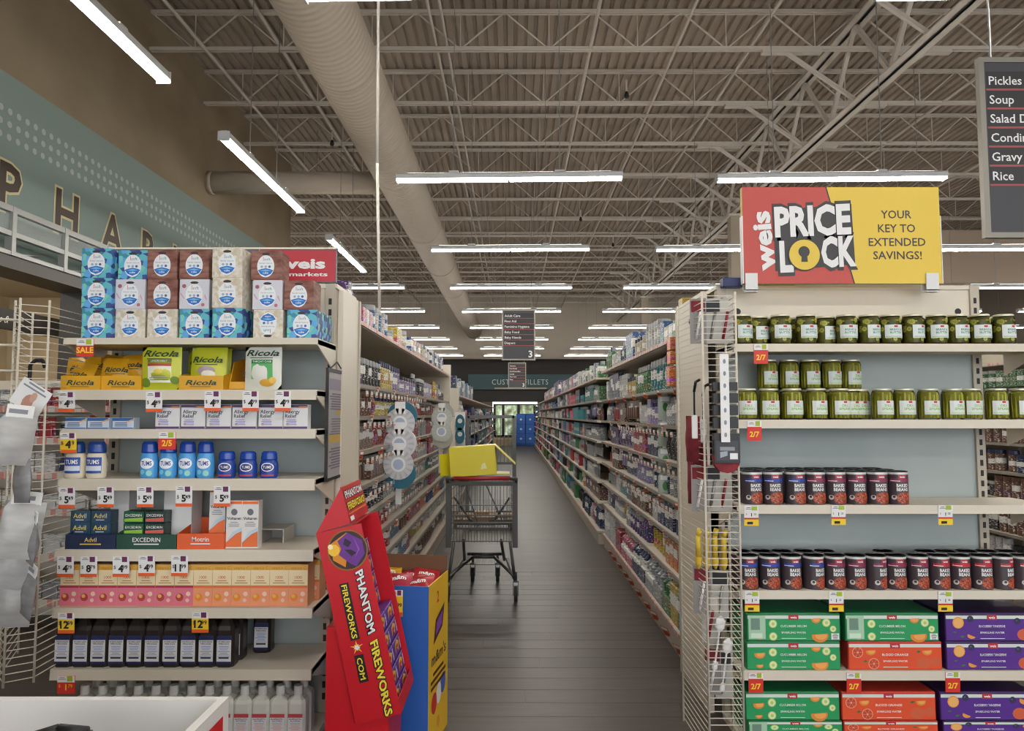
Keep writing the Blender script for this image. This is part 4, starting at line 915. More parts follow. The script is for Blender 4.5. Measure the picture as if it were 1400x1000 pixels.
# oven-glove packs on the pharmacy side rack
GREYF = mat_noise('padded_grey_cloth', 'a3a3a3', 'b8b7b6', (1, 1, 3), 9, .3)
HC = M('e4e4e2', .3); GREYF2 = mat_noise('wrapped_dark_grey_cloth', '7c7c7f', '949496', (1, 1, 3), 9, .25)
for i, (u, v, w_, h_, rz, tl) in enumerate(((14, 636, .11, .17, .7, .12), (30, 688, .1, .15, -.5, -.06), (20, 765, .125, .2, .5, .14), (40, 772, .08, .16, -.7, .2), (8, 806, .1, .17, .6, .25), (34, 845, .09, .17, -.6, .26), (16, 858, .11, .17, .4, .1))):
    b = bag_mesh(w_, h_, .04, (GREYF, GREYF2)[i % 2], 10 + i); hd = MB(); hd.box(-w_ * .36, w_ * .36, -.002, .002, h_ - .012, h_ + .035, HC); hd.frame((0, -.002, 0), (1, 0, 0), (0, 0, 1)).rect(-w_ * .3, h_ + .005, w_ * .2, h_ + .02, GREYT, .001)
    p = P(u, v, 2.5 + .045 * i); o = b.build('glove_pack'); o.location = p; o.rotation_euler = (0, tl, rz); hd.build('header_card', o)
    tag(o, 'grey quilted glove in clear wrap on the pharmacy-side rack, %s from the top' % nth(i), 'glove', 'grey glove packs')
b = MB(); b.box(-.06, .06, 0, .003, 0, .1, PAPER); b.frame((0, 0, 0), (1, 0, 0), (0, 0, 1)); b.disc(.0, .03, .02, M('b98a78', .6), .001, 10, .03); b.disc(.01, .055, .012, M('c9a08c', .6), .0014, 8, .02); b.lines(-.05, .05, .09, .006, 2, .014, GREYT)
o = b.build('header_card'); o.name = 'product_card'; o.location = P(31, 560, 2.6); o.rotation_euler = (0, .55, 0); tag(o, 'white product card with a hand picture tilted above the grey glove packs', 'card')
b = MB(); b.path([(0, 0, 0), (0, 0, .09), (.02, 0, .11), (.05, 0, .11), (.06, 0, .08)], .008, BLACK, 6); o = b.build('cane_handle'); o.location = P(40, 530, 2.95); tag(o, 'black hooked cane handle sticking up behind the product card', 'cane')

# kitchen goods on the wire basket of the pickle endcap
RD = mat_noise('dark_red_cloth', '6d1f2a', '8a2a34', nscale=30, rough=.8); CARDK = M('26272c', .5, name='black_card')
b = MB(); b.box(-.052, .052, -.02, .02, .03, .15, CARDK); b.frame((0, -.02, 0), (1, 0, 0), (0, 0, 1)); b.rect(-.045, .04, .045, .12, M('3a3e46', .5), .001); b.rect(-.03, .08, .03, .095, M('8d9096', .5), .0015); b.rect(.01, .045, .042, .07, PAPER, .0015); b.quad2([(-.03, .05), (0, .06), (.0, .078), (-.03, .075)], M('9aa4b0', .5), .0015)
m_ = MB(); m_.disc; m_.prism([(-.055, .06), (-.05, .02), (-.03, -.005), (0, -.012), (.03, -.005), (.05, .02), (.055, .06)], -.015, .022, RD)
c_ = MB(); c_.box(-.05, .05, -.012, .012, .17, .215, CARDK); c_.box(-.05, .05, -.012, .012, .225, .265, CARDK); c_.box(-.05, .05, -.015, .012, .275, .315, CARDK); c_.box(-.05, .05, -.01, .012, .325, .36, CARDK)
pr = proto('grill_glove_pack', ('card', b), ('glove_tip', m_), ('folded_cuff', c_))
put(pr, P(993, 643, 3.02), 'black carded dark red grill glove hanging at the front of the wire rack', 'glove')
st = MB(); st.box(-.018, .018, -.003, .003, 0, .36, PAPER)
for k in range(7): st.frame((0, -.003, .03 + k * .05), (1, 0, 0), (0, 0, 1)).disc(0, 0, .006, GREYT, .001, 8, .01)
o = st.build('clip_strip'); o.location = P(992, 605, 2.99); tag(o, 'white perforated clip strip hanging in front of the grill glove', 'clip strip')
for i, (u, v) in enumerate(((948, 632), (957, 660), (950, 690))):
    b = bag_mesh(.09, .2, .045, RD, 30 + i); o = b.build('oven_mitt'); o.location = P(u, v, 3.2 + .03 * i); o.rotation_euler.z = -1.1
    tag(o, 'dark red oven mitt inside the wire rack, %s from the top' % nth(i), 'oven mitt', 'dark red oven mitts')
for i, (u, v) in enumerate(((950, 590), (962, 596))):
    b = MB(); b.cbox(-.012, .012, -.006, .006, 0, .1, PAPER); b.bar((0, 0, .1), (0, 0, .2), .004, BLACK, 6); b.path([(0, 0, .2), (.0, -.03, .24), (.0, -.09, .245)], .006, BLACK, 6)
    o = b.build('kitchen_tongs'); o.location = P(u, v + 10, 3.12); tag(o, 'black and white kitchen tool hanging on the wire rack, %s from the aisle' % nth(i), 'kitchen tool', 'kitchen tools on the wire rack')
for i, (u, v) in enumerate(((955, 762), (966, 764), (978, 762), (990, 764))):
    b = MB(); b.path([(0, 0, 0), (.0, 0, .09), (.008, 0, .12)], .012, M('d9b93e', .5), 6); b.lathe([(.004, -.05), (.014, -.03), (.016, 0)], M('d9b93e', .5), 8)
    o = b.build('corn_holder'); o.location = P(u, v, 3.17); tag(o, 'yellow kitchen gadget in the wire rack, %s from the aisle' % nth(i), 'gadget', 'yellow gadgets in the wire rack')
for i, (u, v) in enumerate(((957, 700), (975, 700), (990, 700), (955, 470), (975, 470), (992, 470), (960, 840), (985, 845), (972, 880), (975, 950), (990, 955))):
    b = MB(); b.box(-.035, .035, 0, .003, 0, .2, M('b5b3ae', .5) if i % 3 else M('8f8c8a', .5)); b.frame((0, 0, 0), (1, 0, 0), (0, 0, 1)); b.rect(-.03, .14, .03, .19, [RD, DARK, M('c9c4bc', .5)][i % 3], .001); b.bar((-.01, -.004, .02), (.012, -.006, .14), .006, [PAPER, STEEL, M('8c1f2c', .4)][i % 3], 6)
    o = b.build('utensil_card'); o.location = P(u, v, 3.2); o.rotation_euler.z = -.3
    tag(o, 'carded kitchen utensil inside the wire rack, %s counted from the top' % nth([3, 4, 5, 0, 1, 2, 6, 7, 8, 9, 10][i]), 'utensil', 'carded utensils in the wire rack')
for i, v in enumerate((905, 935)):
    b = MB(); b.lathe([(.004, 0), (.004, .12)], PAPER, 6); b.lathe([(.002, .12), (.02, .14), (.022, .17), (.004, .19)], PAPER, 10, sy=.3); b.lathe([(.012, -.03), (.012, 0)], PAPER, 6)
    o = b.build('white_ladle'); o.location = P(978 + 10 * i, v, 3.15); o.rotation_euler = (0, .15, 0); tag(o, 'white plastic kitchen utensil low in the wire rack, %s from the top' % nth(i), 'utensil', 'white utensils low in the rack')

# ------------------------------------------------------------------ signs above the endcaps
SR, SY, SK = M('c0473f', .45, name='sign_red'), M('e2c243', .45, name='sign_yellow'), M('39393b', .5, name='sign_charcoal')
a = P(1017, 388, 3.5); bb = P(1283, 256, 3.5); w_, h_ = bb.x - a.x, bb.z - a.z
sg = thing('price_sign', 'red and yellow price lock sign standing on top of the pickle endcap', 'sign', a)
b = MB(); b.box(0, w_, 0, .03, 0, h_, M('b5982f', .5)); b.frame((0, 0, 0), (1, 0, 0), (0, 0, 1))
b.rect(0, 0, w_, h_, SY, .0008); b.quad2([(0, 0), (w_ * .555, 0), (w_ * .425, h_), (0, h_)], SR, .0014); b.quad2([(w_ * .553, 0), (w_ * .56, 0), (w_ * .43, h_), (w_ * .423, h_)], SK, .002)
def sx(u): return (u - 90) / 905 * w_
def sz(v): return (525 - v) / 430 * h_
b.quad2([(sx(235), sz(470)), (sx(600), sz(440)), (sx(590), sz(170)), (sx(230), sz(200))], SK, .003)
def ptext(t, u0, u1, v0, v1, mt, off, bold, kk=1):
    b.frame((sx(u0), -off, sz(v1)), (1, 0, .045), (-.02, 0, 1)); b.text(t, 0, 0, sz(v0) - sz(v1), mt, 0, 'L', bold, 0, sx(u1) - sx(u0))
ptext('PRICE', 228, 592, 178, 322, SK, .004, .075); ptext('PRICE', 236, 586, 186, 314, PAPER, .0055, .045)
ptext('L', 248, 324, 330, 478, SK, .004, .075); ptext('L', 256, 318, 338, 470, PAPER, .0055, .045)
ptext('CK', 438, 612, 312, 456, SK, .004, .075); ptext('CK', 446, 606, 320, 448, PAPER, .0055, .045)
b.frame((0, 0, 0), (1, 0, 0), (0, 0, 1))
b.disc(sx(368), sz(398), sx(444) - sx(368), SK, .006, 28); b.disc(sx(368), sz(398), sx(438) - sx(368), SY, .0066, 28); b.disc(sx(366), sz(385), sx(392) - sx(366), SK, .0072, 18)
b.quad2([(sx(352), sz(430)), (sx(382), sz(430)), (sx(378), sz(385)), (sx(356), sz(385))], SK, .0076)
b.frame((sx(236), -.0035, sz(466)), (-.085, 0, 1), (-1, 0, -.085)); b.text('weis', 0, .004, .088, PAPER, 0.001, 'L', .04, 0, h_ * .62)
b.frame((0, 0, 0), (1, 0, 0), (.0, 0, 1))
for t, v in (('YOUR', 235), ('KEY TO', 297), ('EXTENDED', 358), ('SAVINGS!', 417)): b.text(t, sx(795), sz(v), .04, SK, .0015, 'C', .012, 0, {'YOUR': .148, 'KEY TO': .18, 'EXTENDED': .275, 'SAVINGS!': .235}[t])
b.build('panel', sg)
for x in (.035, w_ - .05):
    bk = MB(); bk.box(x - .03, x + .03, -.008, -.003, -.035, .05, M('d9d9d9', .4)); bk.box(x - .03, x + .03, .035, .04, -.035, .05, M('d9d9d9', .4)); bk.box(x - .03, x + .03, -.008, .04, -.04, -.03, M('d9d9d9', .4)); bk.build('sign_holder', sg)
for x in (-.004, w_): MB().box(x, x + .004, -.004, .034, 0, h_ * .7, PAPER).build('edge_strip', sg)
b = MB(); b.cbox(-.05, .05, 0, .06, 0, .045, NAVY); o = b.build('small_box'); o.location = P(1003, 392, 3.55); tag(o, 'small navy box on top of the pickle endcap beside the price sign', 'box')
a = P(150, 386, 3.36); bb = P(460, 341, 3.36); w_, h_ = bb.x - a.x, bb.z - a.z
sg = thing('store_sign', 'low red and slate sign on top of the tissue endcap behind the boxes', 'sign', a)
b = MB(); b.box(0, w_, 0, .02, 0, h_, M('5b6670', .5)); b.frame((0, 0, 0), (1, 0, 0), (0, 0, 1)); rx = w_ * (355 - 150) / 310; b.rect(rx, .004, w_ - .003, h_ - .005, M('b9323f', .45), .001); b.rect(rx - .004, 0, rx, h_, M('c9b0b0', .5), .001)
b.text('weis', rx + (w_ - rx) * .55, h_ * .42, h_ * .3, PAPER, .002, 'C', .04, 0, (w_ - rx) * .62); b.text('markets', rx + (w_ - rx) * .64, h_ * .18, h_ * .12, PAPER, .002, 'C', .025, 0, (w_ - rx) * .5); b.build('panel', sg)
MB().box(-.005, w_ + .005, -.005, .025, h_, h_ + .008, CREAM).build('frame_rail', sg)
for x in (.1, w_ - .1): MB().box(x - .02, x + .02, .0, .02, -.06, 0, DKG).build('sign_holder', sg)
# instruction sheet in a black frame on the tissue endcap's side
fr_ = thing('framed_notice', 'black framed notice hanging on the side of the tissue endcap', 'notice', (-.79, 3.12, 1.165))
b = MB(); b.box(-.012, 0, 0, .33, 0, .012, BLACK); b.box(-.012, 0, 0, .33, .47, .485, BLACK); b.box(-.012, 0, 0, .012, .012, .47, BLACK); b.box(-.012, 0, .318, .33, .012, .47, BLACK); b.path([(-.004, .05, .485), (-.004, .165, .52), (-.004, .28, .485)], .003, BLACK); b.build('frame', fr_)
b = MB(); b.box(-.011, -.004, .012, .318, .012, .47, M('a7a3a6', .5)); b.frame((-.004, .012, .012), (0, 1, 0), (0, 0, 1)); b.rect(.02, .38, .28, .43, M('8a7f94', .5)); b.rect(.02, .15, .28, .19, M('c2a04a', .5)); b.rect(.15, .27, .28, .3, M('c2a04a', .5)); b.lines(.02, .28, .36, .006, 7, .011, M('6a5f74', .5)); b.lines(.02, .28, .25, .006, 7, .011, M('77707f', .5), seed=4); b.lines(.02, .28, .12, .006, 8, .012, M('6a5f74', .5), seed=8); b.build('sheet', fr_)

# ------------------------------------------------------------------ red fireworks display
FR = M('c41524', .35, name='red_gloss_card'); FRD = M('8f0f1a', .5, name='red_card_inside')
Y0, Y1 = 2.75, 3.09
tl, tr, br_, bl = [P(u, v, Y0) for u, v in ((432, 730), (489, 717), (545, 968), (486, 991))]
ax = (bl - tl).normalized(); L_ = (bl - tl).length; pr_ = (tr - tl).normalized(); W_ = .171
pr_ = Vector((-ax.z, 0, ax.x)); pr_ = pr_ if pr_.x > 0 else -pr_
fd = thing('fireworks_display', 'tilted red cardboard fireworks display leaning on its stand by the tissue endcap', 'display', (0, 0, 0))
def q3(s_, t_, y): p = tl + ax * s_ + pr_ * t_; return (p.x, y, p.z)
def slab(nm, s0, s1, t0, t1, y0, y1, mt):
    b = MB(); vs = [q3(s, t, y) for y in (y0, y1) for s, t in ((s0, t0), (s0, t1), (s1, t1), (s1, t0))]
    b.add(vs, [(0, 1, 2, 3), (7, 6, 5, 4), (0, 4, 5, 1), (1, 5, 6, 2), (2, 6, 7, 3), (3, 7, 4, 0)], mt); return b
b = slab('', 0, L_, 0, W_, Y0, Y0 + .005, FR)
b.frame(tl, ax, pr_); ins = (Y0 - 0)  # print in the tilted frame of the side panel
b.disc(.085, W_ * .6, .075, M('8a6a1c', .5), .001, 28); b.disc(.085, W_ * .6, .07, M('3a2028', .5), .0014, 28)
b.quad2([(.02, W_ * .6 + .01), (.05, W_ * .6 - .058), (.11, W_ * .6 - .06), (.145, W_ * .6 - .02), (.1, W_ * .6 - .005), (.06, W_ * .6 + .0)], M('d98a1e', .5), .0018)
b.disc(.075, W_ * .6 - .05, .022, M('f5c23c', .5), .002, 10); b.disc(.06, W_ * .6 - .06, .01, M('fdf0c0', .5), .0024, 8)
b.quad2([(.022, W_ * .6 + .012), (.045, W_ * .6 - .03), (.075, W_ * .6 - .022), (.095, W_ * .6 - .035), (.135, W_ * .6 + .0), (.15, W_ * .6 + .02), (.11, W_ * .6 + .06), (.06, W_ * .6 + .06)], M('6a3190', .5), .003)
b.quad2([(.04, W_ * .6 + .0), (.06, W_ * .6 - .012), (.075, W_ * .6 + .004), (.06, W_ * .6 + .02)], M('2a1a34', .5), .0036); b.quad2([(.08, W_ * .6 - .01), (.11, W_ * .6 + .01), (.1, W_ * .6 + .03), (.085, W_ * .6 + .012)], M('2a1a34', .5), .0036); b.quad2([(.04, W_ * .6 + .03), (.09, W_ * .6 + .045), (.12, W_ * .6 + .02), (.09, W_ * .6 + .038)], M('8f55b5', .5), .0036)
FY = M('f0d83a', .5)
b.text('PHANTOM', .16, W_ * .66, .03, BLACK, .003, 'L', .085, -.25, .245); b.text('PHANTOM', .162, W_ * .67, .028, PAPER, .004, 'L', .03, -.25, .24)
b.text('FIREWORKS', .42, W_ * .66, .03, BLACK, .003, 'L', .085, -.25, .285); b.text('FIREWORKS', .422, W_ * .67, .028, FY, .004, 'L', .03, -.25, .28)
b.quad2([(.2, W_ * .27), (.41, W_ * .27), (.41, W_ * .47), (.2, W_ * .47)], BLACK, .002); b.quad2([(.465, W_ * .27), (.565, W_ * .27), (.565, W_ * .47), (.465, W_ * .47)], BLACK, .002)
b.text('FIREWORKS', .206, W_ * .31, .02, FY, .003, 'L', .02, 0, .198); b.text('COM', .475, W_ * .31, .02, FY, .003, 'L', .02, 0, .08)
for k in range(10):
    t = k * math.pi / 5; cx, cz = .437, W_ * .37; rr_ = .026 if k % 2 else .014
    b.quad2([(cx + .005 * math.cos(t + 1.57), cz + .005 * math.sin(t + 1.57)), (cx + rr_ * math.cos(t), cz + rr_ * math.sin(t)), (cx - .005 * math.cos(t + 1.57), cz - .005 * math.sin(t + 1.57))], M('f5c23c', .5) if k % 2 else M('f6eedd', .5), .003)
b.disc(.437, W_ * .37, .008, PAPER, .0036, 10)
b.build('side_panel', fd)
slab('', 0, L_, 0, W_, Y1 - .005, Y1, FR).build('side_panel', fd)
slab('', 0, L_, 0, .005, Y0 + .005, Y1 - .005, FR).build('back_board', fd)
slab('', L_ - .005, L_, .005, W_, Y0 + .005, Y1 - .005, FR).build('bottom_board', fd)
slab('', L_ - .05, L_ - .005, W_ - .005, W_, Y0 + .005, Y1 - .005, FR).build('front_lip', fd)
slab('', .0, .005, .005, W_ * .8, Y0 + .005, Y1 - .005, FR).build('top_board', fd)
ha, hb_ = P(479, 716, Y0), P(466, 667, Y0)
b = MB(); vs = [(ha.x, Y0, ha.z), (ha.x, Y1, ha.z), (hb_.x, Y1, hb_.z), (hb_.x, Y0, hb_.z)]; vs += [(x - .004, y, z + .001) for x, y, z in vs]
b.add(vs, [(0, 1, 2, 3), (7, 6, 5, 4), (0, 4, 5, 1), (1, 5, 6, 2), (2, 6, 7, 3), (3, 7, 4, 0)], FR); up = Vector((hb_.x - ha.x, 0, hb_.z - ha.z)); hh = up.length
b.frame((ha.x, (Y0 + Y1) / 2, ha.z), (0, 1, 0), up); b.text('PHANTOM', 0, hh * .66, hh * .22, BLACK, .001, 'C', .07, 0, .3); b.text('PHANTOM', 0, hh * .67, hh * .2, PAPER, .002, 'C', .03, 0, .29); b.text('FIREWORKS', 0, hh * .34, hh * .22, BLACK, .001, 'C', .07, 0, .3); b.text('FIREWORKS', 0, hh * .35, hh * .2, FY, .002, 'C', .03, 0, .29)
b.rect(-.16, hh * .22, .16, hh * .26, M('e07a3a', .5), .001); b.rect(-.15, hh * .04, -.09, hh * .16, PAPER, .001); b.build('header', fd)
for y in (Y0, Y1 - .004):
    b = MB(); b.prism([(tl.x, tl.z), (ha.x, ha.z), (hb_.x, hb_.z)], y + .0005, y + .0035, FR); b.build('header_wing', fd)
b = MB(); k0 = P(447, 862, Y0 + .02); s_at = lambda s: tl + ax * s
pA = s_at(L_ * .5) - pr_ * .004; pB = s_at(L_) - pr_ * .004; pB2 = s_at(L_) + ax * .004; pC = s_at(L_) + ax * .004 + pr_ * .12
b.prism([(k0.x, 0), (pC.x, 0), (pC.x, pC.z), (pB2.x - .002, pB2.z), (pB.x - .002, pB.z), (pA.x, pA.z), (k0.x, pA.z)], Y0 + .015, Y1 - .015, FR); b.build('stand', fd)
# boxed fireworks in the tray
b = MB(); bw, bh, bt = .155, .062, .066
b.cbox(-bw / 2, bw / 2, 0, bt, 0, bh, M('5a2f86', .4), .002); b.frame((0, 0, 0), (1, 0, 0), (0, 0, 1)); b.quad2([(-bw * .3, bh * .2), (-bw * .05, bh * .45), (bw * .1, bh * .15), (bw * .32, bh * .6), (bw * .05, bh * .85), (-bw * .2, bh * .7)], M('e0b23a', .5)); b.quad2([(-bw * .2, bh * .35), (bw * .15, bh * .4), (bw * .1, bh * .62), (-bw * .15, bh * .6)], M('b53a3a', .5), .0015); b.rect(-bw * .48, bh * .9, bw * .48, bh * .98, M('a88ac8', .5)); b.rect(bw * .36, bh * .1, bw * .46, bh * .8, M('c9b8dd', .5))
FB = proto('fireworks_box', root=b)
rotm = Matrix((( 0, -pr_.x, -ax.x), (1, 0, 0), (0, -pr_.z, -ax.z)))   # local x along +Y, front towards the open side, z up the slope
for r in range(9):
    for c in range(2):
        lift = .066 if r < 5 else .0
        s_ = L_ - .008 - .068 * r
        if s_ < .07: continue
        base = tl + ax * s_ + pr_ * (.073 + (.078 if r < 5 else .035))
        o = FB.copy(); COL.objects.link(o); o.matrix_world = Matrix.Translation((base.x, Y0 + .09 + c * .16, base.z)) @ rotm.to_4x4()
        tag(o, 'purple fireworks box in the red tray, %s from the bottom, %s column' % (nth(r), 'near' if c == 0 else 'far'), 'box', 'fireworks boxes in the tray')

# ------------------------------------------------------------------ blue and yellow candy bin
cbn = thing('candy_bin', 'blue and yellow cardboard candy bin standing behind the red display', 'display bin', (-.365, 3.2, 0), rot=-.16)
zt_ = P(588, 803, 3.2).z; wx, dyy = .41, .34
b = MB(); b.box(-wx, 0, 0, .006, 0, zt_, M('2f62b5', .45)); b.build('front_panel', cbn)
b = MB(); b.box(-.006, 0, .006, dyy, 0, zt_, M('e3b62c', .45)); b.frame((0, 0, 0), (0, 1, 0), (0, 0, 1)); BR = M('4a2a1c', .5)
b.text("m&m's", dyy * .52, zt_ * .5, .05, BR, .001, 'C', .02, 0, dyy * .72); b.lines(dyy * .1, dyy * .9, zt_ * .43, .014, 3, .028, BR, .001); b.quad2([(dyy * .25, zt_ * .62), (dyy * .7, zt_ * .68), (dyy * .8, zt_ * .82), (dyy * .35, zt_ * .76)], BR, .001); b.quad2([(dyy * .35, zt_ * .66), (dyy * .65, zt_ * .7), (dyy * .7, zt_ * .78), (dyy * .4, zt_ * .74)], M('8a4ab0', .5), .0015)
for k, (y_, c_) in enumerate(((.3, 'c8342c'), (.52, 'e6e4dd'), (.74, '3a62b8'))): b.disc(dyy * y_, zt_ * .26 + .02 * k, .045, M(c_, .4), .001, 16)
b.disc(dyy * .5, zt_ * .12, .025, M('d98a2a', .4), .001, 12); b.text('2', dyy * .45, zt_ * .86, .05, M('c8342c', .5), .001, 'C', .03); b.build('side_panel', cbn)
MB().box(-wx, 0 - .006, dyy - .006, dyy, 0, zt_ + .07, M('6a4a34', .6)).build('back_panel', cbn); MB().box(-wx, -wx + .006, .006, dyy - .006, 0, zt_, M('e3b62c', .45)).build('side_panel', cbn); MB().box(-wx + .006, -.006, .006, dyy - .006, zt_ - .12, zt_ - .11, M('6a4a34', .6)).build('platform', cbn)
for i in range(10):
    c_ = M(['b5202c', 'a81c3c', 'd9a52c', '3a2f6a', 'b5202c'][i % 5], .35); b = bag_mesh(.12, .13, .05, c_, 50 + i); b.text('m&m', 0, .05, .025, PAPER, .0015, 'C', .03, .1)
    o = b.build('candy_bag'); t = Vector((-.08 - .09 * (i % 5), .09 + .12 * (i // 5), 0)); t.rotate(cbn.rotation_euler); o.location = cbn.location + t + Vector((0, 0, zt_ - .055 + .01 * (i % 2))); o.rotation_euler = (-1.15, .15 * (i % 3 - 1), -.16 + .2 * (i % 2))
    tag(o, '%s candy bag in the blue and yellow bin, %s row, %s from its yellow side' % (['red', 'crimson', 'gold', 'violet', 'red'][i % 5], 'front' if i < 5 else 'back', nth(i % 5)), 'bag', 'candy bags in the bin')
p = price_tag(543, 806, 3.19, '2.99', 'yellow', 'yellow price card on the blue front of the candy bin', .055, .11)
p.rotation_euler = (0, 0, -.16); p.location += Vector((0, -.012, 0))

# ------------------------------------------------------------------ shopping cart with yellow carton
CG = M('5c5c5a', .35, .5, name='grey_cart_steel'); CGD = M('4a4a4a', .5, name='dark_cart_plastic')
X0, X1, YC, = P(611, 780, 5.75).x, P(706, 780, 5.75).x, 5.75
ct = thing('shopping_cart', 'grey wire shopping cart parked in the aisle with its handle towards the camera', 'shopping cart', ((X0 + X1) / 2, YC, 0))
hw = (X1 - X0) / 2; zb_, zr = P(650, 742, YC).z, P(650, 660, YC).z
def wires(nm, segs, r, mt=CG, n=4):
    b = MB()
    for s in segs: b.path(s, r, mt, n)
    return b.build(nm, ct)
LEN = .85
wires('basket_rim', [[(-hw, 0, zr), (hw, 0, zr), (hw * .82, LEN, zr - .03), (-hw * .82, LEN, zr - .03), (-hw, 0, zr)]], .011, CG, 8)
MB().box(-hw - .01, -hw + .03, -.01, .01, zb_ - .04, zr + .02, CGD).build('corner_post', ct); MB().box(hw - .03, hw + .01, -.01, .01, zb_ - .04, zr + .02, CGD).build('corner_post', ct)
MB().box(-hw + .03, hw - .03, -.012, .008, zr - .025, zr + .005, CGD).build('back_bar', ct)
me = {}
n = 22
vb = MB(); vb.bar((0, 0, zb_), (0, 0, zr - .03), .0025, CG); vme = vb.mesh('gate_wire')
for i in range(n):
    o = bpy.data.objects.new('gate_wire', vme); COL.objects.link(o); o.parent = ct; o.location.x = -hw + .03 + (2 * hw - .06) * i / (n - 1)
for z in (zb_ + .01, zb_ + (zr - zb_) * .33, zb_ + (zr - zb_) * .45, zb_ + (zr - zb_) * .62): wires('cross_wire', [[(-hw + .02, -.004, z), (hw - .02, -.004, z)]], .005)
for s in (-1, 1):
    for k in range(6):
        t = .08 + k * .12; zz = zb_ + (zr - zb_) * (k / 6); wires('side_wire', [[(s * hw, .02, zz), (s * hw * .83, LEN - .04, zz * .96 + .03)]], .003)
    for k in range(9):
        t = .04 + k * .1; xx = s * hw * (1 - .18 * t / LEN); wires('side_wire', [[(xx, t, zb_), (xx, t, zr - .02)]], .003)
for k in range(9): wires('floor_wire', [[(-hw + .03 + (2 * hw - .06) * k / 8, .0, zb_), ((-hw + .03 + (2 * hw - .06) * k / 8) * .82, LEN - .03, zb_ + .05)]], .003)
for k in range(12): wires('front_wire', [[((-hw + .03 + (2 * hw - .06) * k / 11) * .82, LEN - .03, zb_ + .05), ((-hw + .03 + (2 * hw - .06) * k / 11) * .82, LEN, zr - .03)]], .003)
wires('child_seat', [[(-hw * .8, .02, zr - .12), (-hw * .3, .16, zb_ + .12), (hw * .3, .16, zb_ + .12), (hw * .8, .02, zr - .12)], [(-hw * .5, .14, zr - .05), (-hw * .1, .12, zb_ + .1)], [(hw * .1, .14, zr - .03), (hw * .6, .12, zb_ + .14)]], .008, CGD)
MB().box(-hw * .75, hw * .75, .02, .16, zb_ + .1, zb_ + .11, CGD).build('seat_plate', ct)
hd = MB(); hd.bar((-hw * .8, -.05, zr + .035), (hw * .8, -.05, zr + .035), .016, M('9c2a30', .4), 10); hd.build('handle', ct)
wires('handle_bracket', [[(-hw, 0, zr), (-hw, -.05, zr + .035), (-hw * .8, -.05, zr + .035)], [(hw, 0, zr), (hw, -.05, zr + .035), (hw * .8, -.05, zr + .035)]], .012, CGD, 8)
zl = P(650, 768, YC).z
wires('frame', [[(-hw + .05, .04, zb_), (-hw + .01, .02, .16), (-hw + .08, .7, .2)], [(hw - .05, .04, zb_), (hw - .01, .02, .16), (hw - .08, .7, .2)], [(-hw + .12, .1, zb_), (-hw + .1, .55, .22)], [(hw - .12, .1, zb_), (hw - .1, .55, .22)], [(-hw + .02, .02, .2), (-hw + .18, .3, .29), (hw - .18, .3, .29), (hw - .02, .02, .2)], [(-hw + .12, .6, .26), (hw - .12, .6, .26)]], .013, CG, 8)
wires('lower_rack', [[(-hw + .1, .2, .25), (hw - .1, .2, .25)]] + [[(-hw + .15 + k * .05, .2, .25), (-hw + .15 + k * .05, .62, .25)] for k in range(int((2 * hw - .3) / .05) + 1)], .004)
for (x, y) in ((-hw + .005, .03), (hw - .005, .03), (-hw + .16, .72), (hw - .16, .72)):
    b = MB(); b.bar((x - .014, y, .062), (x + .014, y, .062), .06, M('232325', .5), 16); wh = b.build('wheel', ct)
    b = MB(); b.box(x - .022, x - .016, y - .02, y + .02, .05, .15, CG); b.box(x + .016, x + .022, y - .02, y + .02, .05, .15, CG); b.box(x - .022, x + .022, y - .02, y + .02, .15, .165, CG); b.bar((x, y, .16), (x, y, .23), .012, CG, 8); b.build('caster_fork', ct)
YC_ = M('d9ca1e', .4, name='yellow_carton_card')
yb = thing('yellow_carton', 'opened bright yellow carton resting across the top of the shopping cart', 'carton', ((X0 + X1) / 2, YC + .02, zr + .055))
pa, pb = P(616, 654, YC + .02), P(679, 651, YC + .02); cw = pb.x - pa.x; chh = P(616, 614, YC).z - pa.z; cx0 = pa.x - (X0 + X1) / 2
b = MB(); t = .004; b.box(cx0, cx0 + cw, 0, t, 0, chh, YC_); b.box(cx0, cx0 + cw, .26, .264, 0, chh, YC_); b.box(cx0, cx0 + cw, t, .26, 0, t, YC_); b.box(cx0, cx0 + t, t, .26, t, chh, YC_); b.box(cx0, cx0 + cw, t, .26, chh - t, chh, YC_)
b.frame((0, 0, 0), (1, 0, 0), (0, 0, 1)); b.quad2([(cx0 + cw * .66, chh * .2), (cx0 + cw * .8, chh * .22), (cx0 + cw * .76, chh * .42), (cx0 + cw * .7, chh * .38)], M('e6e3a8', .4)); b.build('body', yb)
b = MB(); xr = cx0 + cw
b.prism([(0, 0), (.1, -.01), (.1, -.006), (0, .004)], .0, .26, YC_); o = b.build('flap', yb); o.location = (xr, 0, 0)
b = MB(); b.prism([(0, 0), (.16, -.17), (.163, -.167), (.003, .004)], .05, .31, YC_); o = b.build('flap', yb); o.location = (xr - .01, .0, chh)
b = MB(); b.box(-.1, 0, 0, .003, 0, chh * .75, YC_); o = b.build('flap', yb); o.location = (cx0, .1, .01); o.rotation_euler.z = .6
yb.rotation_euler = (0, -.07, .0)
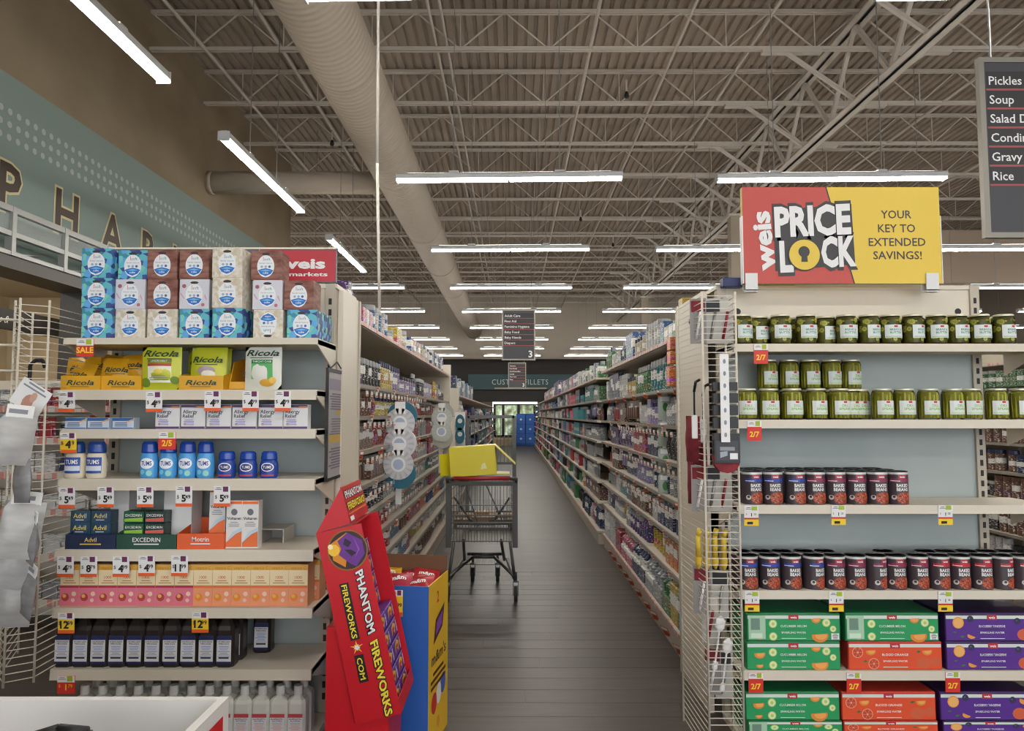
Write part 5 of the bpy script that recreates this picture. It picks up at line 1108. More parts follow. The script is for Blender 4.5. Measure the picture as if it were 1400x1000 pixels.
for i in range(9):
    b = MB(); w_, d_, h_ = .16 + .03 * (i % 3), .12, .08 + .02 * (i % 2); b.cbox(-w_ / 2, w_ / 2, -d_ / 2, d_ / 2, 0, h_, M(['7a5a3c', '8a6a44', '5a4a3a', '9a7a50'][i % 4], .6), .003); b.frame((0, -d_ / 2, 0), (1, 0, 0), (0, 0, 1)); b.rect(-w_ * .3, h_ * .3, w_ * .3, h_ * .6, M('3a3434', .5)); b.box(-.005, w_ * .0 + .005, -d_ / 2, d_ / 2, h_, h_ + .0006, M('b9a070', .5))
    o = b.build('brown_carton'); o.location = ((X0 + X1) / 2 + (-.15 + .15 * (i % 3)), YC + .3 + .16 * (i // 3), zb_ + .06 + .0); o.rotation_euler.z = .15 * ((i * 7) % 3 - 1)
    tag(o, 'small brown carton in the cart basket, %s row, %s across' % (['near', 'middle', 'far'][i // 3], nth(i % 3)), 'carton', 'brown cartons in the cart')
# tall stocking cart behind
sc_ = thing('stocking_cart', 'tall grey wire-ended stocking cart standing behind the shopping cart', 'stock cart', (-.32, 9.6, 0))
b = MB()
for x in (-.28, .33): b.box(x - .025, x + .025, -.02, .02, .1, 1.43, CG)
b.box(-.28, .33, -.02, .02, 1.4, 1.44, CG); b.box(-.28, .33, -.015, .015, .8, .83, CG); b.build('end_frame', sc_)
wm = MB(); wm.bar((0, 0, .83), (0, 0, 1.4), .005, CG); wme = wm.mesh('upright_wire')
for k in range(12):
    o = bpy.data.objects.new('upright_wire', wme); COL.objects.link(o); o.parent = sc_; o.location.x = -.24 + k * .049
b = MB(); b.box(-.3, .35, -.05, 1.2, .17, .21, CGD); b.build('deck', sc_)
for x in (-.24, .29):
    for y in (0.02, 1.1): b = MB(); b.bar((x - .02, y, .075), (x + .02, y, .075), .075, M('232325', .5), 16); b.box(x - .03, x + .03, y - .03, y + .03, .13, .17, CG); b.build('wheel', sc_)
# white bin corner in the foreground
wb_ = thing('display_bin', 'white open-topped bin with red side panel at the bottom edge nearest the camera', 'display bin', (0, 0, 0))
YB_ = 1.75; c0 = P(313, 953, YB_); zt_ = c0.z; xr = c0.x; xl = xr - 1.25; yn = .75
WB = M('dcdad8', .4, name='white_bin_board')
MB().box(xl, xr, YB_ - .02, YB_, 0, zt_, WB).build('back_wall', wb_)
MB().box(xl, xl + .02, yn, YB_ - .02, 0, zt_, WB).build('side_wall', wb_)
b = MB(); b.box(xr - .02, xr, yn, YB_ - .02, 0, zt_, WB); b.frame((xr, (yn + YB_) / 2, 0), (0, 1, 0), (0, 0, 1)); b.rect(-.46, .06, .465, zt_ - .03, M('c81f2a', .4), .001); b.build('side_wall', wb_)
MB().box(xl, xr, yn - .02, yn, 0, zt_, WB).build('front_wall', wb_); MB().box(xl + .02, xr - .02, yn, YB_ - .02, .35, .37, M('c9c7c4', .5)).build('floor_panel', wb_)
b = MB(); b.path([(0, 0, 0), (0, 0, .06), (.05, 0, .075), (.11, 0, .07), (.11, 0, 0)], .011, BLACK, 8); b.cbox(-.1, .2, -.04, .04, -.28, 0, DARK, .01); o = b.build('black_caddy'); pp = P(46, 1008, 1.55); o.location = (pp.x, 1.55, pp.z - .07); o.location.z = pp.z - .06
tag(o, 'black handled caddy barely showing inside the white bin', 'caddy')
# ------------------------------------------------------------------ aisle product models (unit sized, front at -y)
CAPW = M('dfe0e0', .35); 
def p_carton():
    b = MB(); b.cbox(-.5, .5, 0, 1, 0, 1, PACK, .02); return proto('carton', root=b)
def p_bottle():
    b = MB(); b.lathe([(.4, 0), (.5, .03), (.5, .62), (.36, .74), (.2, .79), (.2, .82)], PACK, 12, 0, .5)
    c = MB(); c.lathe([(.23, .81), (.24, .83), (.22, 1), (.001, 1)], TINT, 10, 0, .5); return proto('bottle', ('body', b), ('cap', c))
def p_jar():
    b = MB(); b.lathe([(.46, 0), (.5, .03), (.5, .78), (.44, .82)], PACK, 12, 0, .5)
    c = MB(); c.lathe([(.48, .81), (.49, .83), (.48, .99), (.45, 1), (.001, 1)], TINT, 12, 0, .5); return proto('jar', ('body', b), ('cap', c))
def p_pack():
    b = MB(); b.box(-.5, .5, .0, .03, 0, 1, PACK); c = MB(); c.cbox(-.36, .36, -.5, 0, .08, .62, TINT, .06); d_ = MB(); d_.bar((-.0, .02, .93), (0, .9, .93), .03, STEEL); return proto('blister_pack', ('card', b), ('blister', c))
def p_pouch():
    b = bag_mesh(1, 1, .8, PACK, 77, 6); return proto('pouch', root=b)
def p_multi():
    b = MB(); n = 3
    b.cbox(-.5, .5, 0, 1, 0, .45, PACK, .02)
    for i in range(3):
        for j in range(3): b.lathe([(.15, .44), (.155, .72), (.06, .84), (.06, .88)], PACK, 8, -.33 + .33 * i, .17 + .33 * j)
    cs = []
    for i in range(3):
        for j in range(3): cs.append(('cap', MB().lathe([(.075, .87), (.075, 1), (.001, 1)], TINT, 8, -.33 + .33 * i, .17 + .33 * j)))
    return proto('bottle_multipack', ('wrapped_bottles', b), *cs)
PR = {'carton': p_carton(), 'bottle': p_bottle(), 'jar': p_jar(), 'pack': p_pack(), 'pouch': p_pouch(), 'multi': p_multi()}
CATS = {'carton': 'carton', 'bottle': 'bottle', 'jar': 'jar', 'pack': 'hanging pack', 'pouch': 'pouch', 'multi': 'multipack'}
NM = {'carton': 'carton', 'bottle': 'bottle', 'jar': 'jar', 'pack': 'blister pack', 'pouch': 'pouch', 'multi': 'bottle multipack'}
PAL = {'white': 'cfd0d0', 'grey': '8e9298', 'navy': '23305e', 'blue': '2e5f9e', 'teal': '2f7f88', 'purple': '5c3a78', 'red': 'a82c34', 'pink': 'c4687e', 'orange': 'd07a30', 'yellow': 'c9b03c', 'green': '3f7a45', 'black': '26262c', 'cream': 'c9bda0', 'silver': 'a9adb2', 'lilac': '9a8ab8', 'brown': '6e4a34'}
PALL = {k: tuple(c * .72 for c in lin(v)[:3]) + (1,) for k, v in PAL.items()}
RAILM = M('837d74', .4); RAILP = NT('printed_price_rail', .5)
wv = RAILP.n('ShaderNodeTexNoise'); wv.inputs['Scale'].default_value = 26; wv.inputs['Detail'].default_value = 0; RAILP.l(RAILP.coord('Object', (1, 1, .01)), wv.inputs['Vector']); RAILP = RAILP.color(RAILP.ramp(wv.outputs[0], [(0, 'c2bbb2'), (.44, 'c2bbb2'), (.46, 'c4837c'), (.62, 'cdb0a8')], 'CONSTANT'))
WHEREZ = ['base deck', 'second shelf up', 'third shelf up', 'fourth shelf up', 'fifth shelf up', 'sixth shelf up', 'seventh shelf up', 'eighth shelf up', 'ninth shelf up', 'tenth shelf up']

def gondola(label, side, xf, y0, y1, levels, top, depth, back_h, bay=1.22, upper_set=0.0):
    """one side of a shelving run. side = +1: it stands right of the aisle and faces -x"""
    o = thing('shelving_run', label, 'shelf unit', (0, 0, 0)); s = side
    xb = xf + s * depth
    def bx(nm, a, b_, ya, yb, za, zb, mt, par=o): return MB().box(min(a, b_), max(a, b_), ya, yb, za, zb, mt).build(nm, par)
    n = max(1, round((y1 - y0) / bay)); st = (y1 - y0) / n
    xs = xf + s * upper_set
    bpm = MB().box(min(xb, xb + s * .02), max(xb, xb + s * .02), 0, st, .1, back_h, M('b1a898', .6)).mesh('back_panel')
    bdm = MB().box(min(xf + s * .02, xb), max(xf + s * .02, xb), 0, st, 0, levels[0] - .03, BEIGE_D).mesh('base')
    shm = {}
    def shelf_mesh(xa, mt):
        b = MB(); b.box(min(xa, xb), max(xa, xb), 0, st - .004, -.022, 0, BEIGE)
        r = MB(); r.box(min(xa, xa - s * .012), max(xa, xa - s * .012), 0, st - .004, -.018, .003, mt)
        return b.mesh('shelf'), r.mesh('price_rail')
    m1 = shelf_mesh(xs + s * .012, RAILM); m2 = shelf_mesh(xs + s * .012, RAILP); m0 = shelf_mesh(xf + s * .012, RAILP)
    upm = MB(); upm.box(min(xb - s * .03, xb), max(xb - s * .03, xb), -.015, .015, 0, back_h, BEIGE_D); upm = upm.mesh('upright')
    for i in range(n):
        y = y0 + i * st
        for nm, me in (('back_panel', bpm), ('base', bdm), ('upright', upm)):
            c = bpy.data.objects.new(nm, me); COL.objects.link(c); c.parent = o; c.location.y = y
        for k, z in enumerate(levels + [top]):
            a, r = m0 if k == 0 else m2 if k == len(levels) else m1
            c = bpy.data.objects.new('shelf', a); COL.objects.link(c); c.parent = o; c.location = (0, y, z)
            d_ = bpy.data.objects.new('price_rail', r); COL.objects.link(d_); d_.parent = c
    return o

COUNT = {}
def stock(where, side, xf, y0, y1, levels, zmax, themes, rnd, wscale=1.0, skip=None, hang=()):
    """goods one by one along each shelf: themes[k] = (kinds, colours)"""
    z0_ = levels[0]
    for k, z in enumerate(levels):
        y = y0 + .03; kinds, cols = themes[k]; idx = 0
        gap = (levels[k + 1] if k + 1 < len(levels) else zmax) - z - .035
        run = 0
        while y < y1 - .05:
            if run <= 0:
                kind = rnd.choice(kinds); col = rnd.choice(cols); cap = rnd.choice(('white', 'white', col, 'navy', 'silver', 'black')); run = rnd.randint(2, 6)
                w_ = {'carton': rnd.uniform(.07, .14), 'bottle': rnd.uniform(.06, .085), 'jar': rnd.uniform(.075, .11), 'pack': rnd.uniform(.08, .11), 'pouch': rnd.uniform(.11, .16), 'multi': rnd.uniform(.24, .3)}[kind] * wscale
                h_ = {'carton': rnd.uniform(.09, .2), 'bottle': rnd.uniform(.15, .24), 'jar': rnd.uniform(.09, .15), 'pack': rnd.uniform(.14, .19), 'pouch': rnd.uniform(.14, .2), 'multi': rnd.uniform(.2, .26)}[kind]
                h_ = min(gap, max(h_, gap * rnd.uniform(.6, .98))) if kind != 'pouch' else min(h_, gap); d_ = {'carton': .1, 'bottle': w_ / wscale, 'jar': w_ / wscale, 'pack': .04, 'pouch': .06, 'multi': .3}[kind]
                inset = rnd.uniform(.0, .04)
            run -= 1
            if y + w_ > y1: break
            yc = y + w_ / 2
            if not (skip and skip(yc, z)):
                zz = z + .001; xx = xf + side * (.03 + inset)
                if kind == 'pack': zz = z + gap - h_ - .004; xx = xf + side * (.06 + inset)
                lab = '%s %s, %s along the %s, %s' % (col, NM[kind], nth(idx), WHEREZ[k + (z0_ > .3)] if k < 9 else 'top', where)
                o = put(PR[kind], (xx, yc, zz), lab, CATS[kind], '%ss of the %s' % (NM[kind], where.split(',')[0]), rot=-math.pi / 2 * side, scale=(w_ * .97, d_, h_), color=PALL[col], capcolor=PALL[cap])
                if kind == 'pouch': o.location.x += side * .03
                if kind == 'bottle' and False: pass
                COUNT[kind] = COUNT.get(kind, 0) + 1; idx += 1
            y += w_ + rnd.uniform(.002, .008) + (rnd.random() < .03) * .08
def top_row(where, side, xf, y0, y1, z, rnd, spec):
    """goods standing on the top shelf: spec = list of (y, kind, colour, w, d, h)"""
    for i, (y, kind, col, w_, d_, h_) in enumerate(spec):
        put(PR[kind], (xf + side * .05, y, z + .001), '%s %s on the top shelf, %s along, %s' % (col, NM[kind], nth(i), where), CATS[kind], '%ss on the top shelves' % NM[kind], rot=-math.pi / 2 * side, scale=(w_, d_, h_), color=PALL[col], capcolor=PALL[rnd.choice(('white', 'navy', 'silver'))])
        COUNT[kind] = COUNT.get(kind, 0) + 1
def mass(label, side, xf, y0, y1, levels, zmax, rnd, cols):
    """the goods too far down the aisle to tell apart: one mesh"""
    b = MB(); ms = [M(PAL[c], .5, name='far_packaging_' + c) for c in cols]
    for k, z in enumerate(levels):
        gap = (levels[k + 1] if k + 1 < len(levels) else zmax) - z - .05; y = y0
        while y < y1:
            mt = rnd.choice(ms); m2 = rnd.choice(ms); rn = rnd.randint(2, 5); w_ = rnd.uniform(.08, .2); h_ = min(gap, rnd.uniform(.1, .26)); ins = rnd.uniform(.01, .05); rd = rnd.random() < .4
            for _ in range(rn):
                xa, xb = xf + side * (.02 + ins), xf + side * (.2 + ins)
                if rd:
                    b.lathe([(w_ * .45, z), (w_ * .47, z + h_ * .7), (w_ * .3, z + h_ * .8)], mt, 6, xf + side * (.1 + ins), y + w_ / 2); b.lathe([(w_ * .2, z + h_ * .8), (w_ * .2, z + h_), (.001, z + h_)], m2, 6, xf + side * (.1 + ins), y + w_ / 2)
                else:
                    b.box(min(xa, xb), max(xa, xb), y, y + w_ * .95, z + .001, z + h_, mt); fx = xa - side * .001
                    b.frame((fx, y, z), (0, -side, 0), (0, 0, 1)); b.rect(-w_ * .9 if side > 0 else w_ * .1, h_ * .3, -w_ * .1 if side > 0 else w_ * .85, h_ * .55, m2, .001)
                y += w_ + .006
                if y > y1: break
    o = b.build('packaged_goods'); o['kind'] = 'stuff'; o['label'] = label; o['category'] = 'packaged goods'
    return o

# right-hand run ---------------------------------------------------------------
XR_, XLf = .975, -.81
RLV = [.15, .47, .70, .92, 1.15, 1.38, 1.61]; RTOP = P(935, 457, 4.25).z
RRUN = gondola('long beige shelving run facing the aisle behind the pickle endcap, nearer half', 1, XR_, 4.26, 8.15, RLV, RTOP, .46, 2.02, 1.3)
gondola('long beige shelving run facing the aisle behind the pickle endcap, farther half', 1, .93, 8.3, 33, RLV, RTOP - .05, .5, 2.0, 1.235)
W = 'pickle-side run'
rn = random.Random(21)
th = [(('multi', 'carton', 'carton', 'bottle'), ('blue', 'pink', 'red', 'white', 'yellow', 'green', 'navy')), (('jar', 'carton', 'bottle', 'pouch'), ('red', 'pink', 'brown', 'purple', 'silver', 'navy', 'orange', 'white', 'yellow')), (('carton', 'pack', 'bottle'), ('teal', 'grey', 'navy', 'green', 'silver', 'blue', 'brown', 'white')),
      (('pack', 'carton', 'jar'), ('grey', 'teal', 'lilac', 'navy', 'black', 'brown', 'silver', 'red')), (('pack', 'carton', 'jar', 'pouch'), ('silver', 'blue', 'grey', 'navy', 'brown', 'red', 'black', 'purple')), (('carton', 'bottle', 'jar', 'pack'), ('grey', 'blue', 'silver', 'red', 'lilac', 'brown', 'navy', 'white')), (('bottle', 'carton', 'jar'), ('green', 'white', 'grey', 'navy', 'black', 'yellow', 'purple', 'teal'))]
stock(W + ', front bays', 1, XR_, 4.33, 5.6, RLV[1:], RTOP, th[1:], rn)
# the hand-placed big packs along the base deck
y = 4.33
for i, (kind, col, w_, d_, h_, n_) in enumerate((('carton', 'teal', .2, .36, .22, 1), ('carton', 'yellow', .2, .36, .24, 1), ('multi', 'green', .26, .36, .26, 1), ('multi', 'silver', .3, .36, .27, 2), ('multi', 'navy', .3, .36, .27, 2), ('multi', 'pink', .3, .36, .25, 2), ('carton', 'red', .36, .36, .2, 1), ('carton', 'white', .42, .38, .27, 2))):
    for j in range(n_):
        put(PR[kind], (XR_ + .02, y + w_ / 2, .151), '%s %s on the base deck of the pickle-side run, %s of its kind' % (col, NM[kind], nth(j)), CATS[kind], 'large packs on the base deck', rot=-math.pi / 2, scale=(w_ * .96, d_, h_), color=PALL[col], capcolor=PALL['white'])
        y += w_ + .01
stock(W + ' past the large packs', 1, XR_, y, 8.1, RLV[:1], .46, th[:1], rn)
stock(W + ', middle bays', 1, XR_, 5.62, 8.1, RLV[1:], RTOP, [(a, b) for a, b in th[1:]], rn, 1.1)
stock(W + ', far bays', 1, .93, 8.4, 10.2, RLV, RTOP - .05, th, rn, 1.35)
mass('rows of small packaged goods far down the run behind the pickle endcap', 1, .93, 10.25, 32.8, RLV, RTOP - .05, rn, ['white', 'grey', 'navy', 'silver', 'teal', 'red', 'pink', 'grey', 'green', 'black', 'cream', 'blue'])
top_row('pickle-side run, near half', 1, XR_, 0, 0, RTOP, rn, [(4.34, 'carton', 'orange', .1, .14, .2), (4.46, 'carton', 'yellow', .1, .14, .24), (4.62, 'carton', 'green', .12, .12, .13), (4.76, 'carton', 'white', .12, .12, .12), (4.9, 'carton', 'cream', .13, .12, .12), (5.04, 'carton', 'blue', .12, .12, .17)] +
        [(5.2 + .11 * k, 'jar', 'white', .1, .1, .21) for k in range(5)] + [(5.8 + .12 * k, 'jar', 'cream', .11, .11, .16) for k in range(4)] + [(6.3 + .1 * k, 'carton', 'blue', .1, .12, .24) for k in range(4)] + [(6.76 + .11 * k, 'bottle', 'navy', .1, .1, .22) for k in range(3)] + [(7.2 + .13 * k, 'jar', 'white', .12, .12, .15) for k in range(4)] + [(7.74 + .1 * k, 'bottle', 'green', .09, .09, .25) for k in range(4)])
top_row('pickle-side run, far half', 1, .93, 0, 0, RTOP - .05, rn, [(8.5 + .17 * k, ('bottle', 'bottle', 'carton')[k % 3], ('green', 'white', 'grey', 'white')[k % 4], .14, .12, .2) for k in range(14)] + [(11 + .3 * k, 'carton', ('white', 'grey', 'purple', 'lilac', 'red')[k % 5], .26, .2, .22) for k in range(14)] + [(16 + .5 * k, 'carton', 'purple', .45, .3, .32) for k in range(4)] + [(18.5 + .5 * k, 'carton', ('white', 'pink', 'red', 'grey')[k % 4], .4, .3, .26) for k in range(10)])
# left-hand run ----------------------------------------------------------------
LLV = [.15, .38, .56, .73, .89, 1.06, 1.25, 1.44, 1.61]; LTOP = P(483, 435, 3.75).z
LRUN = gondola('long beige shelving run facing the aisle behind the tissue endcap, nearer half', -1, XLf, 3.74, 9.25, LLV, LTOP, .46, 2.02, 1.37)
rn = random.Random(33); W = 'tissue-side run'
lt = [(('carton', 'pouch'), ('white', 'silver', 'grey', 'brown')), (('pouch', 'carton'), ('yellow', 'white', 'red', 'blue')), (('carton', 'pack'), ('blue', 'red', 'orange', 'brown')), (('pack', 'pack', 'carton'), ('silver', 'teal', 'grey', 'red')), (('pack', 'jar'), ('teal', 'grey', 'silver', 'navy', 'black')), (('pack', 'carton'), ('brown', 'grey', 'pink', 'silver', 'red')),
      (('pouch', 'pack', 'carton'), ('red', 'brown', 'red', 'pink', 'silver')), (('pouch', 'pack', 'jar'), ('red', 'pink', 'red', 'yellow', 'brown')), (('jar', 'carton', 'jar'), ('white', 'grey', 'lilac', 'navy', 'teal', 'orange'))]
def hid(y, z): return (z < .7 and y < 5.0) or (z < .3 and y < 5) or (z < 1.0 and y < 3.9)
stock(W + ', front bays', -1, XLf, 3.76, 6.1, LLV[:8], 1.61, lt[:8], rn, 1.0, hid)
stock(W + ', far bays', -1, XLf, 6.12, 9.2, LLV[:8], 1.61, lt[:8], rn, 1.3)
# second shelf from the top, packed tall goods
stock(W + ', under the top shelf', -1, XLf, 3.76, 9.2, [1.61], 1.84, [(('bottle', 'bottle', 'jar', 'carton'), ('lilac', 'black', 'navy', 'black', 'purple', 'red', 'yellow', 'navy'))], rn, 1.15)
top_row('tissue-side run', -1, XLf, 0, 0, LTOP, rn, [(3.82, 'carton', 'purple', .1, .12, .2), (3.94, 'bottle', 'navy', .09, .09, .22)] + [(4.2 + .1 * k, 'carton', ('pink', 'white')[k % 2], .09, .1, .12) for k in range(3)] + [(4.52 + .11 * k, 'jar', ('blue', 'white')[k % 2], .1, .1, .18) for k in range(5)] + [(5.2, 'jar', 'white', .1, .1, .1), (5.5, 'carton', 'yellow', .24, .14, .15), (5.85, 'jar', 'cream', .14, .12, .17)] + [(6.2 + .16 * k, 'carton', ('blue', 'orange')[k % 2], .15, .12, .15) for k in range(4)] + [(6.95 + .16 * k, 'jar', ('cream', 'white')[k % 2], .14, .12, .17) for k in range(4)] + [(7.7 + .15 * k, 'jar', ('navy', 'white', 'blue')[k % 3], .14, .12, .19) for k in range(9)])
b = MB(); b.box(-1.3, -.8, 9.25, 9.33, 0, 2.08, BEIGE); o = b.build('end_panel'); o.name = 'run_end_panel'; tag(o, 'tall beige end panel closing the nearer run behind the tissue endcap', 'panel')
gondola('second beige shelving run facing the aisle beyond the stocking cart', -1, -.84, 11.2, 33, [.15, .45, .75, 1.05, 1.35], 1.75, .5, 1.8, 1.36)
stock('run beyond the stocking cart', -1, -.84, 11.3, 13.2, [.75, 1.05, 1.35], 1.75, [(('carton', 'pack'), ('white', 'grey', 'pink')), (('carton', 'jar'), ('lilac', 'white', 'navy')), (('carton', 'bottle'), ('pink', 'white', 'grey'))], rn, 1.6)
mass('rows of small packaged goods far down the second run beyond the stocking cart', -1, -.84, 13.3, 32.8, [.15, .45, .75, 1.05, 1.35], 1.75, rn, ['white', 'grey', 'lilac', 'pink', 'navy', 'teal', 'cream', 'green'])
top_row('run beyond the stocking cart', -1, -.84, 0, 0, 1.75, rn, [(11.4 + .3 * k, 'carton', ('navy', 'blue', 'white', 'teal')[k % 4], .27, .2, .3 - .03 * (k % 3)) for k in range(16)])
b = MB(); b.box(-1.34, -.83, 11.1, 11.18, 0, 1.85, BEIGE); o = b.build('run_end_panel'); tag(o, 'lower beige end panel at the start of the second run beyond the stocking cart', 'panel')
# shelf-edge tags hanging over the aisle
tgm = {}
for nm, mt in (('orange', M('d5683c', .5)), ('white', M('ddd6cf', .5))):
    b = MB(); b.box(-.022, .022, -.0015, 0, -.045, 0, mt); b.frame((0, -.0015, 0), (1, 0, 0), (0, 0, 1)); b.rect(-.018, -.016, .018, -.003, PAPER if nm == 'orange' else M('d5683c', .5), .0005); b.lines(-.016, .016, -.025, .003, 3, .006, TXT, .0005); tgm[nm] = proto('price_tag', root=b)
for side, xf, lv, ys, w_ in ((1, XR_, RLV, [4.4 + .17 * k for k in range(20)], 'pickle-side run'), (-1, XLf, LLV, [3.9 + .2 * k for k in range(16)], 'tissue-side run')):
    for k, z in enumerate(lv):
        if side < 0 and z < .5: continue
        n_ = 0
        for j, y in enumerate(ys):
            if k and (j * 7 + k * 5) % 3 or not k and j % 2: continue
            if side < 0 and hid(y, z): continue
            c_ = 'orange' if k == 0 or (j + k) % 3 == 0 else 'white'
            o = put(tgm[c_], (xf - side * .003, y + .03 * ((j * 5) % 3), z + .004 if k else z - .05), '%s shelf tag, %s along the %s, %s' % (c_, nth(n_), WHEREZ[k], w_), 'price tag', 'hanging shelf tags along the aisle', rot=-math.pi / 2 * side + .45 * side, tilt=(.5 if k == 0 else .25, 0)); n_ += 1
            if k == 0: o.scale = (1.7, 1, 1.7); o.location.x -= side * .015
# peg prongs of the two runs, each with its price plate
pm = MB(); pm.bar((0, .1, 0), (0, -.03, .012), .003, STEEL); pm.box(-.018, .018, -.034, -.031, -.014, .016, M('d8cfc8', .5)); pm.frame((0, -.034, 0), (1, 0, 0), (0, 0, 1)); pm.rect(-.015, -.011, .015, -.003, M('d5683c', .5), .0006); pgm = pm.mesh('peg_hook')
for run_, side, xf, lv, ks, y_a, y_b in ((LRUN, -1, XLf, LLV + [1.84], (3, 4, 5, 6, 7), 3.85, 6.3), (RRUN, 1, XR_, RLV + [RTOP], (2, 3, 4), 4.35, 6.6)):
    for k in ks:
        y = y_a + .04 * (k % 3)
        while y < y_b:
            if not (side < 0 and hid(y, lv[k])):
                o = bpy.data.objects.new('peg_hook', pgm); COL.objects.link(o); o.parent = run_; o.location = (xf, y, lv[k + 1] - .05); o.rotation_euler.z = -math.pi / 2 * side + .12 * side
            y += .135

# clip strips of round packs
STR = M('d9d8d4', .4); SILV = M('b5b6ba', .3, .3); TEALM = M('1f6478', .5)
def strip(name, label, loc, n_, sc, cols, item, grp):
    b = MB(); b.box(-.02, .02, -.002, .002, -.62 * sc, .05, STR); b.bar((0, .002, .04), (-.09, .002, .04), .004, STEEL); o = b.build('clip_strip'); o.location = loc; tag(o, label, 'clip strip')
    for k in range(n_):
        t = MB(); t.lathe([(.001, -.008), (.1 * sc, -.008), (.1 * sc, .008), (.001, .008)], cols[1], 20); t = t
        dsk = MB(); dsk.frame((0, -.012, 0), (1, 0, 0), (0, 0, 1)); dsk.disc(0, 0, .1 * sc, cols[0], 0, 22); 
        for m_ in range(14):
            a = m_ * math.pi / 7; dsk.quad2([(.05 * sc * math.cos(a), .05 * sc * math.sin(a)), (.097 * sc * math.cos(a - .12), .097 * sc * math.sin(a - .12)), (.097 * sc * math.cos(a + .1), .097 * sc * math.sin(a + .1))], SILV, .002)
        dsk.disc(0, 0, .048 * sc, PAPER, .004, 16); dsk.disc(0, 0, .034 * sc, M('a8b4cc', .4), .006, 16)
        dz = .045 * sc if k == 0 else -.06 * sc if k == n_ - 1 else 0
        back = MB(); back.prism([(.1 * sc * math.cos(i * math.pi / 9) + .012 * sc, .1 * sc * math.sin(i * math.pi / 9) + dz) for i in range(18)], .0, .03, cols[1] if dz else cols[0])
        hd = MB(); hd.box(-.035 * sc, .035 * sc, -.014, -.011, .06 * sc, .14 * sc, PAPER); pr = proto(item, ('round_puff', back), ('puff_front', dsk), ('header_card', hd))
        put(pr, (loc[0] + .012, loc[1] - .035 - .025 * k, loc[2] - .08 * sc - .135 * sc * k), '%s, %s from the top' % (grp[1], nth(k)), grp[2], grp[0])
strip('clip_strip', 'white clip strip of round packs on the near part of the tissue-side run', (P(546, 565, 4.9).x, 4.9, P(546, 562, 4.9).z), 3, 1.0, (M('c9c9cb', .35), TEALM), 'round_brush', ('round packs on the near clip strip', 'silver and teal round pack on the near clip strip', 'puff'))
strip('clip_strip', 'white clip strip of pale round packs hanging farther along the run', (P(603, 560, 6.8).x, 6.8, P(603, 560, 6.8).z), 2, .95, (M('b9bfb5', .4), M('a9a89c', .5)), 'round_brush', ('round packs on the far clip strip', 'pale round pack on the farther clip strip', 'puff'))
b = MB(); b.box(-.065, .065, -.003, .003, -.62, .1, PAPER); b.bar((0, .003, .05), (-.2, .13, .05), .004, STEEL); o = b.build('clip_strip'); o.location = P(629, 575, 9.15); tag(o, 'white backing strip holding two teal masks at the run end', 'clip strip')
for k in range(2):
    b = MB(); b.frame((0, -.004, 0), (1, 0, 0), (0, 0, 1)); b.prism([(.058 * math.cos(i * math.pi / 8), .1 * math.sin(i * math.pi / 8)) for i in range(16)], -.02, 0, TEALM); b.frame((0, -.02, 0), (1, 0, 0), (0, 0, 1)); b.disc(0, .02, .03, M('d0d8da', .4), .001, 12, .03); o = b.build('teal_mask'); o.location = P(629, 578 + 18 * k, 9.13); tag(o, 'teal pack on the white backing strip, %s' % ['upper', 'lower'][k], 'pack', 'teal packs at the run end')
CLR = M('a9b4ac', .25)
b = MB(); b.box(-.02, .02, -.002, .002, -.75, .1, STR); b.bar((0, .002, .08), (.09, .002, .08), .004, STEEL); o = b.build('clip_strip'); o.location = P(909, 552, 5.0); tag(o, 'clear clip strip of pale green packs hanging off the run behind the pickle endcap', 'clip strip')
for k in range(4):
    b = bag_mesh(.09, .17, .04, CLR, 60 + k); b.disc(0, .09, .02, M('3f7a45', .4), .001, 10, .03); b.rect(-.03, .13, .03, .16, PAPER, .001); o = b.build('pouch'); o.location = P(909, 575 + 36 * k, 4.97) ; tag(o, 'pale green pouch on the clear clip strip, %s from the top' % nth(k), 'pouch', 'pouches on the clear clip strip')
for k, (u, v, c_) in enumerate(((930, 478, 'orange'), (930, 497, 'orange'), (929, 528, 'orange'))):
    put(PR['carton'], P(u - 3, v, 4.33), 'bright orange carton beside the top of the wire rack, %s from the top' % nth(k), 'carton', 'bright orange cartons', scale=(.09, .1, .075 if k < 2 else .12), color=lin('d8731f'), rot=0)
# the far side aisle past the pickle endcap
gondola('shelving run seen past the upright of the pickle endcap', -1 * -1, 4.25, 5.6, 16, [.15, .42, .72, .95, 1.2, 1.45], 1.9, .5, 2.05, 1.3)
rn = random.Random(5)
stock('past the pickle endcap upright', 1, 4.25, 5.7, 7.3, [.15, .42, .72, .95, 1.2, 1.45, 1.69], 1.95, [(('carton', 'jar'), ('brown', 'white', 'black')), (('jar', 'carton'), ('brown', 'black', 'cream')), (('jar',), ('brown', 'black')), (('jar', 'bottle'), ('brown', 'navy', 'cream')), (('jar',), ('brown', 'orange', 'navy')), (('jar', 'carton'), ('cream', 'orange')), (('carton', 'jar'), ('green', 'black', 'green'))], rn, 1.1)
mass('packaged goods farther along the run past the pickle endcap', 1, 4.25, 7.35, 15.9, [.42, .72, .95, 1.2, 1.45], 1.9, rn, ['brown', 'white', 'navy', 'red', 'green', 'cream'])
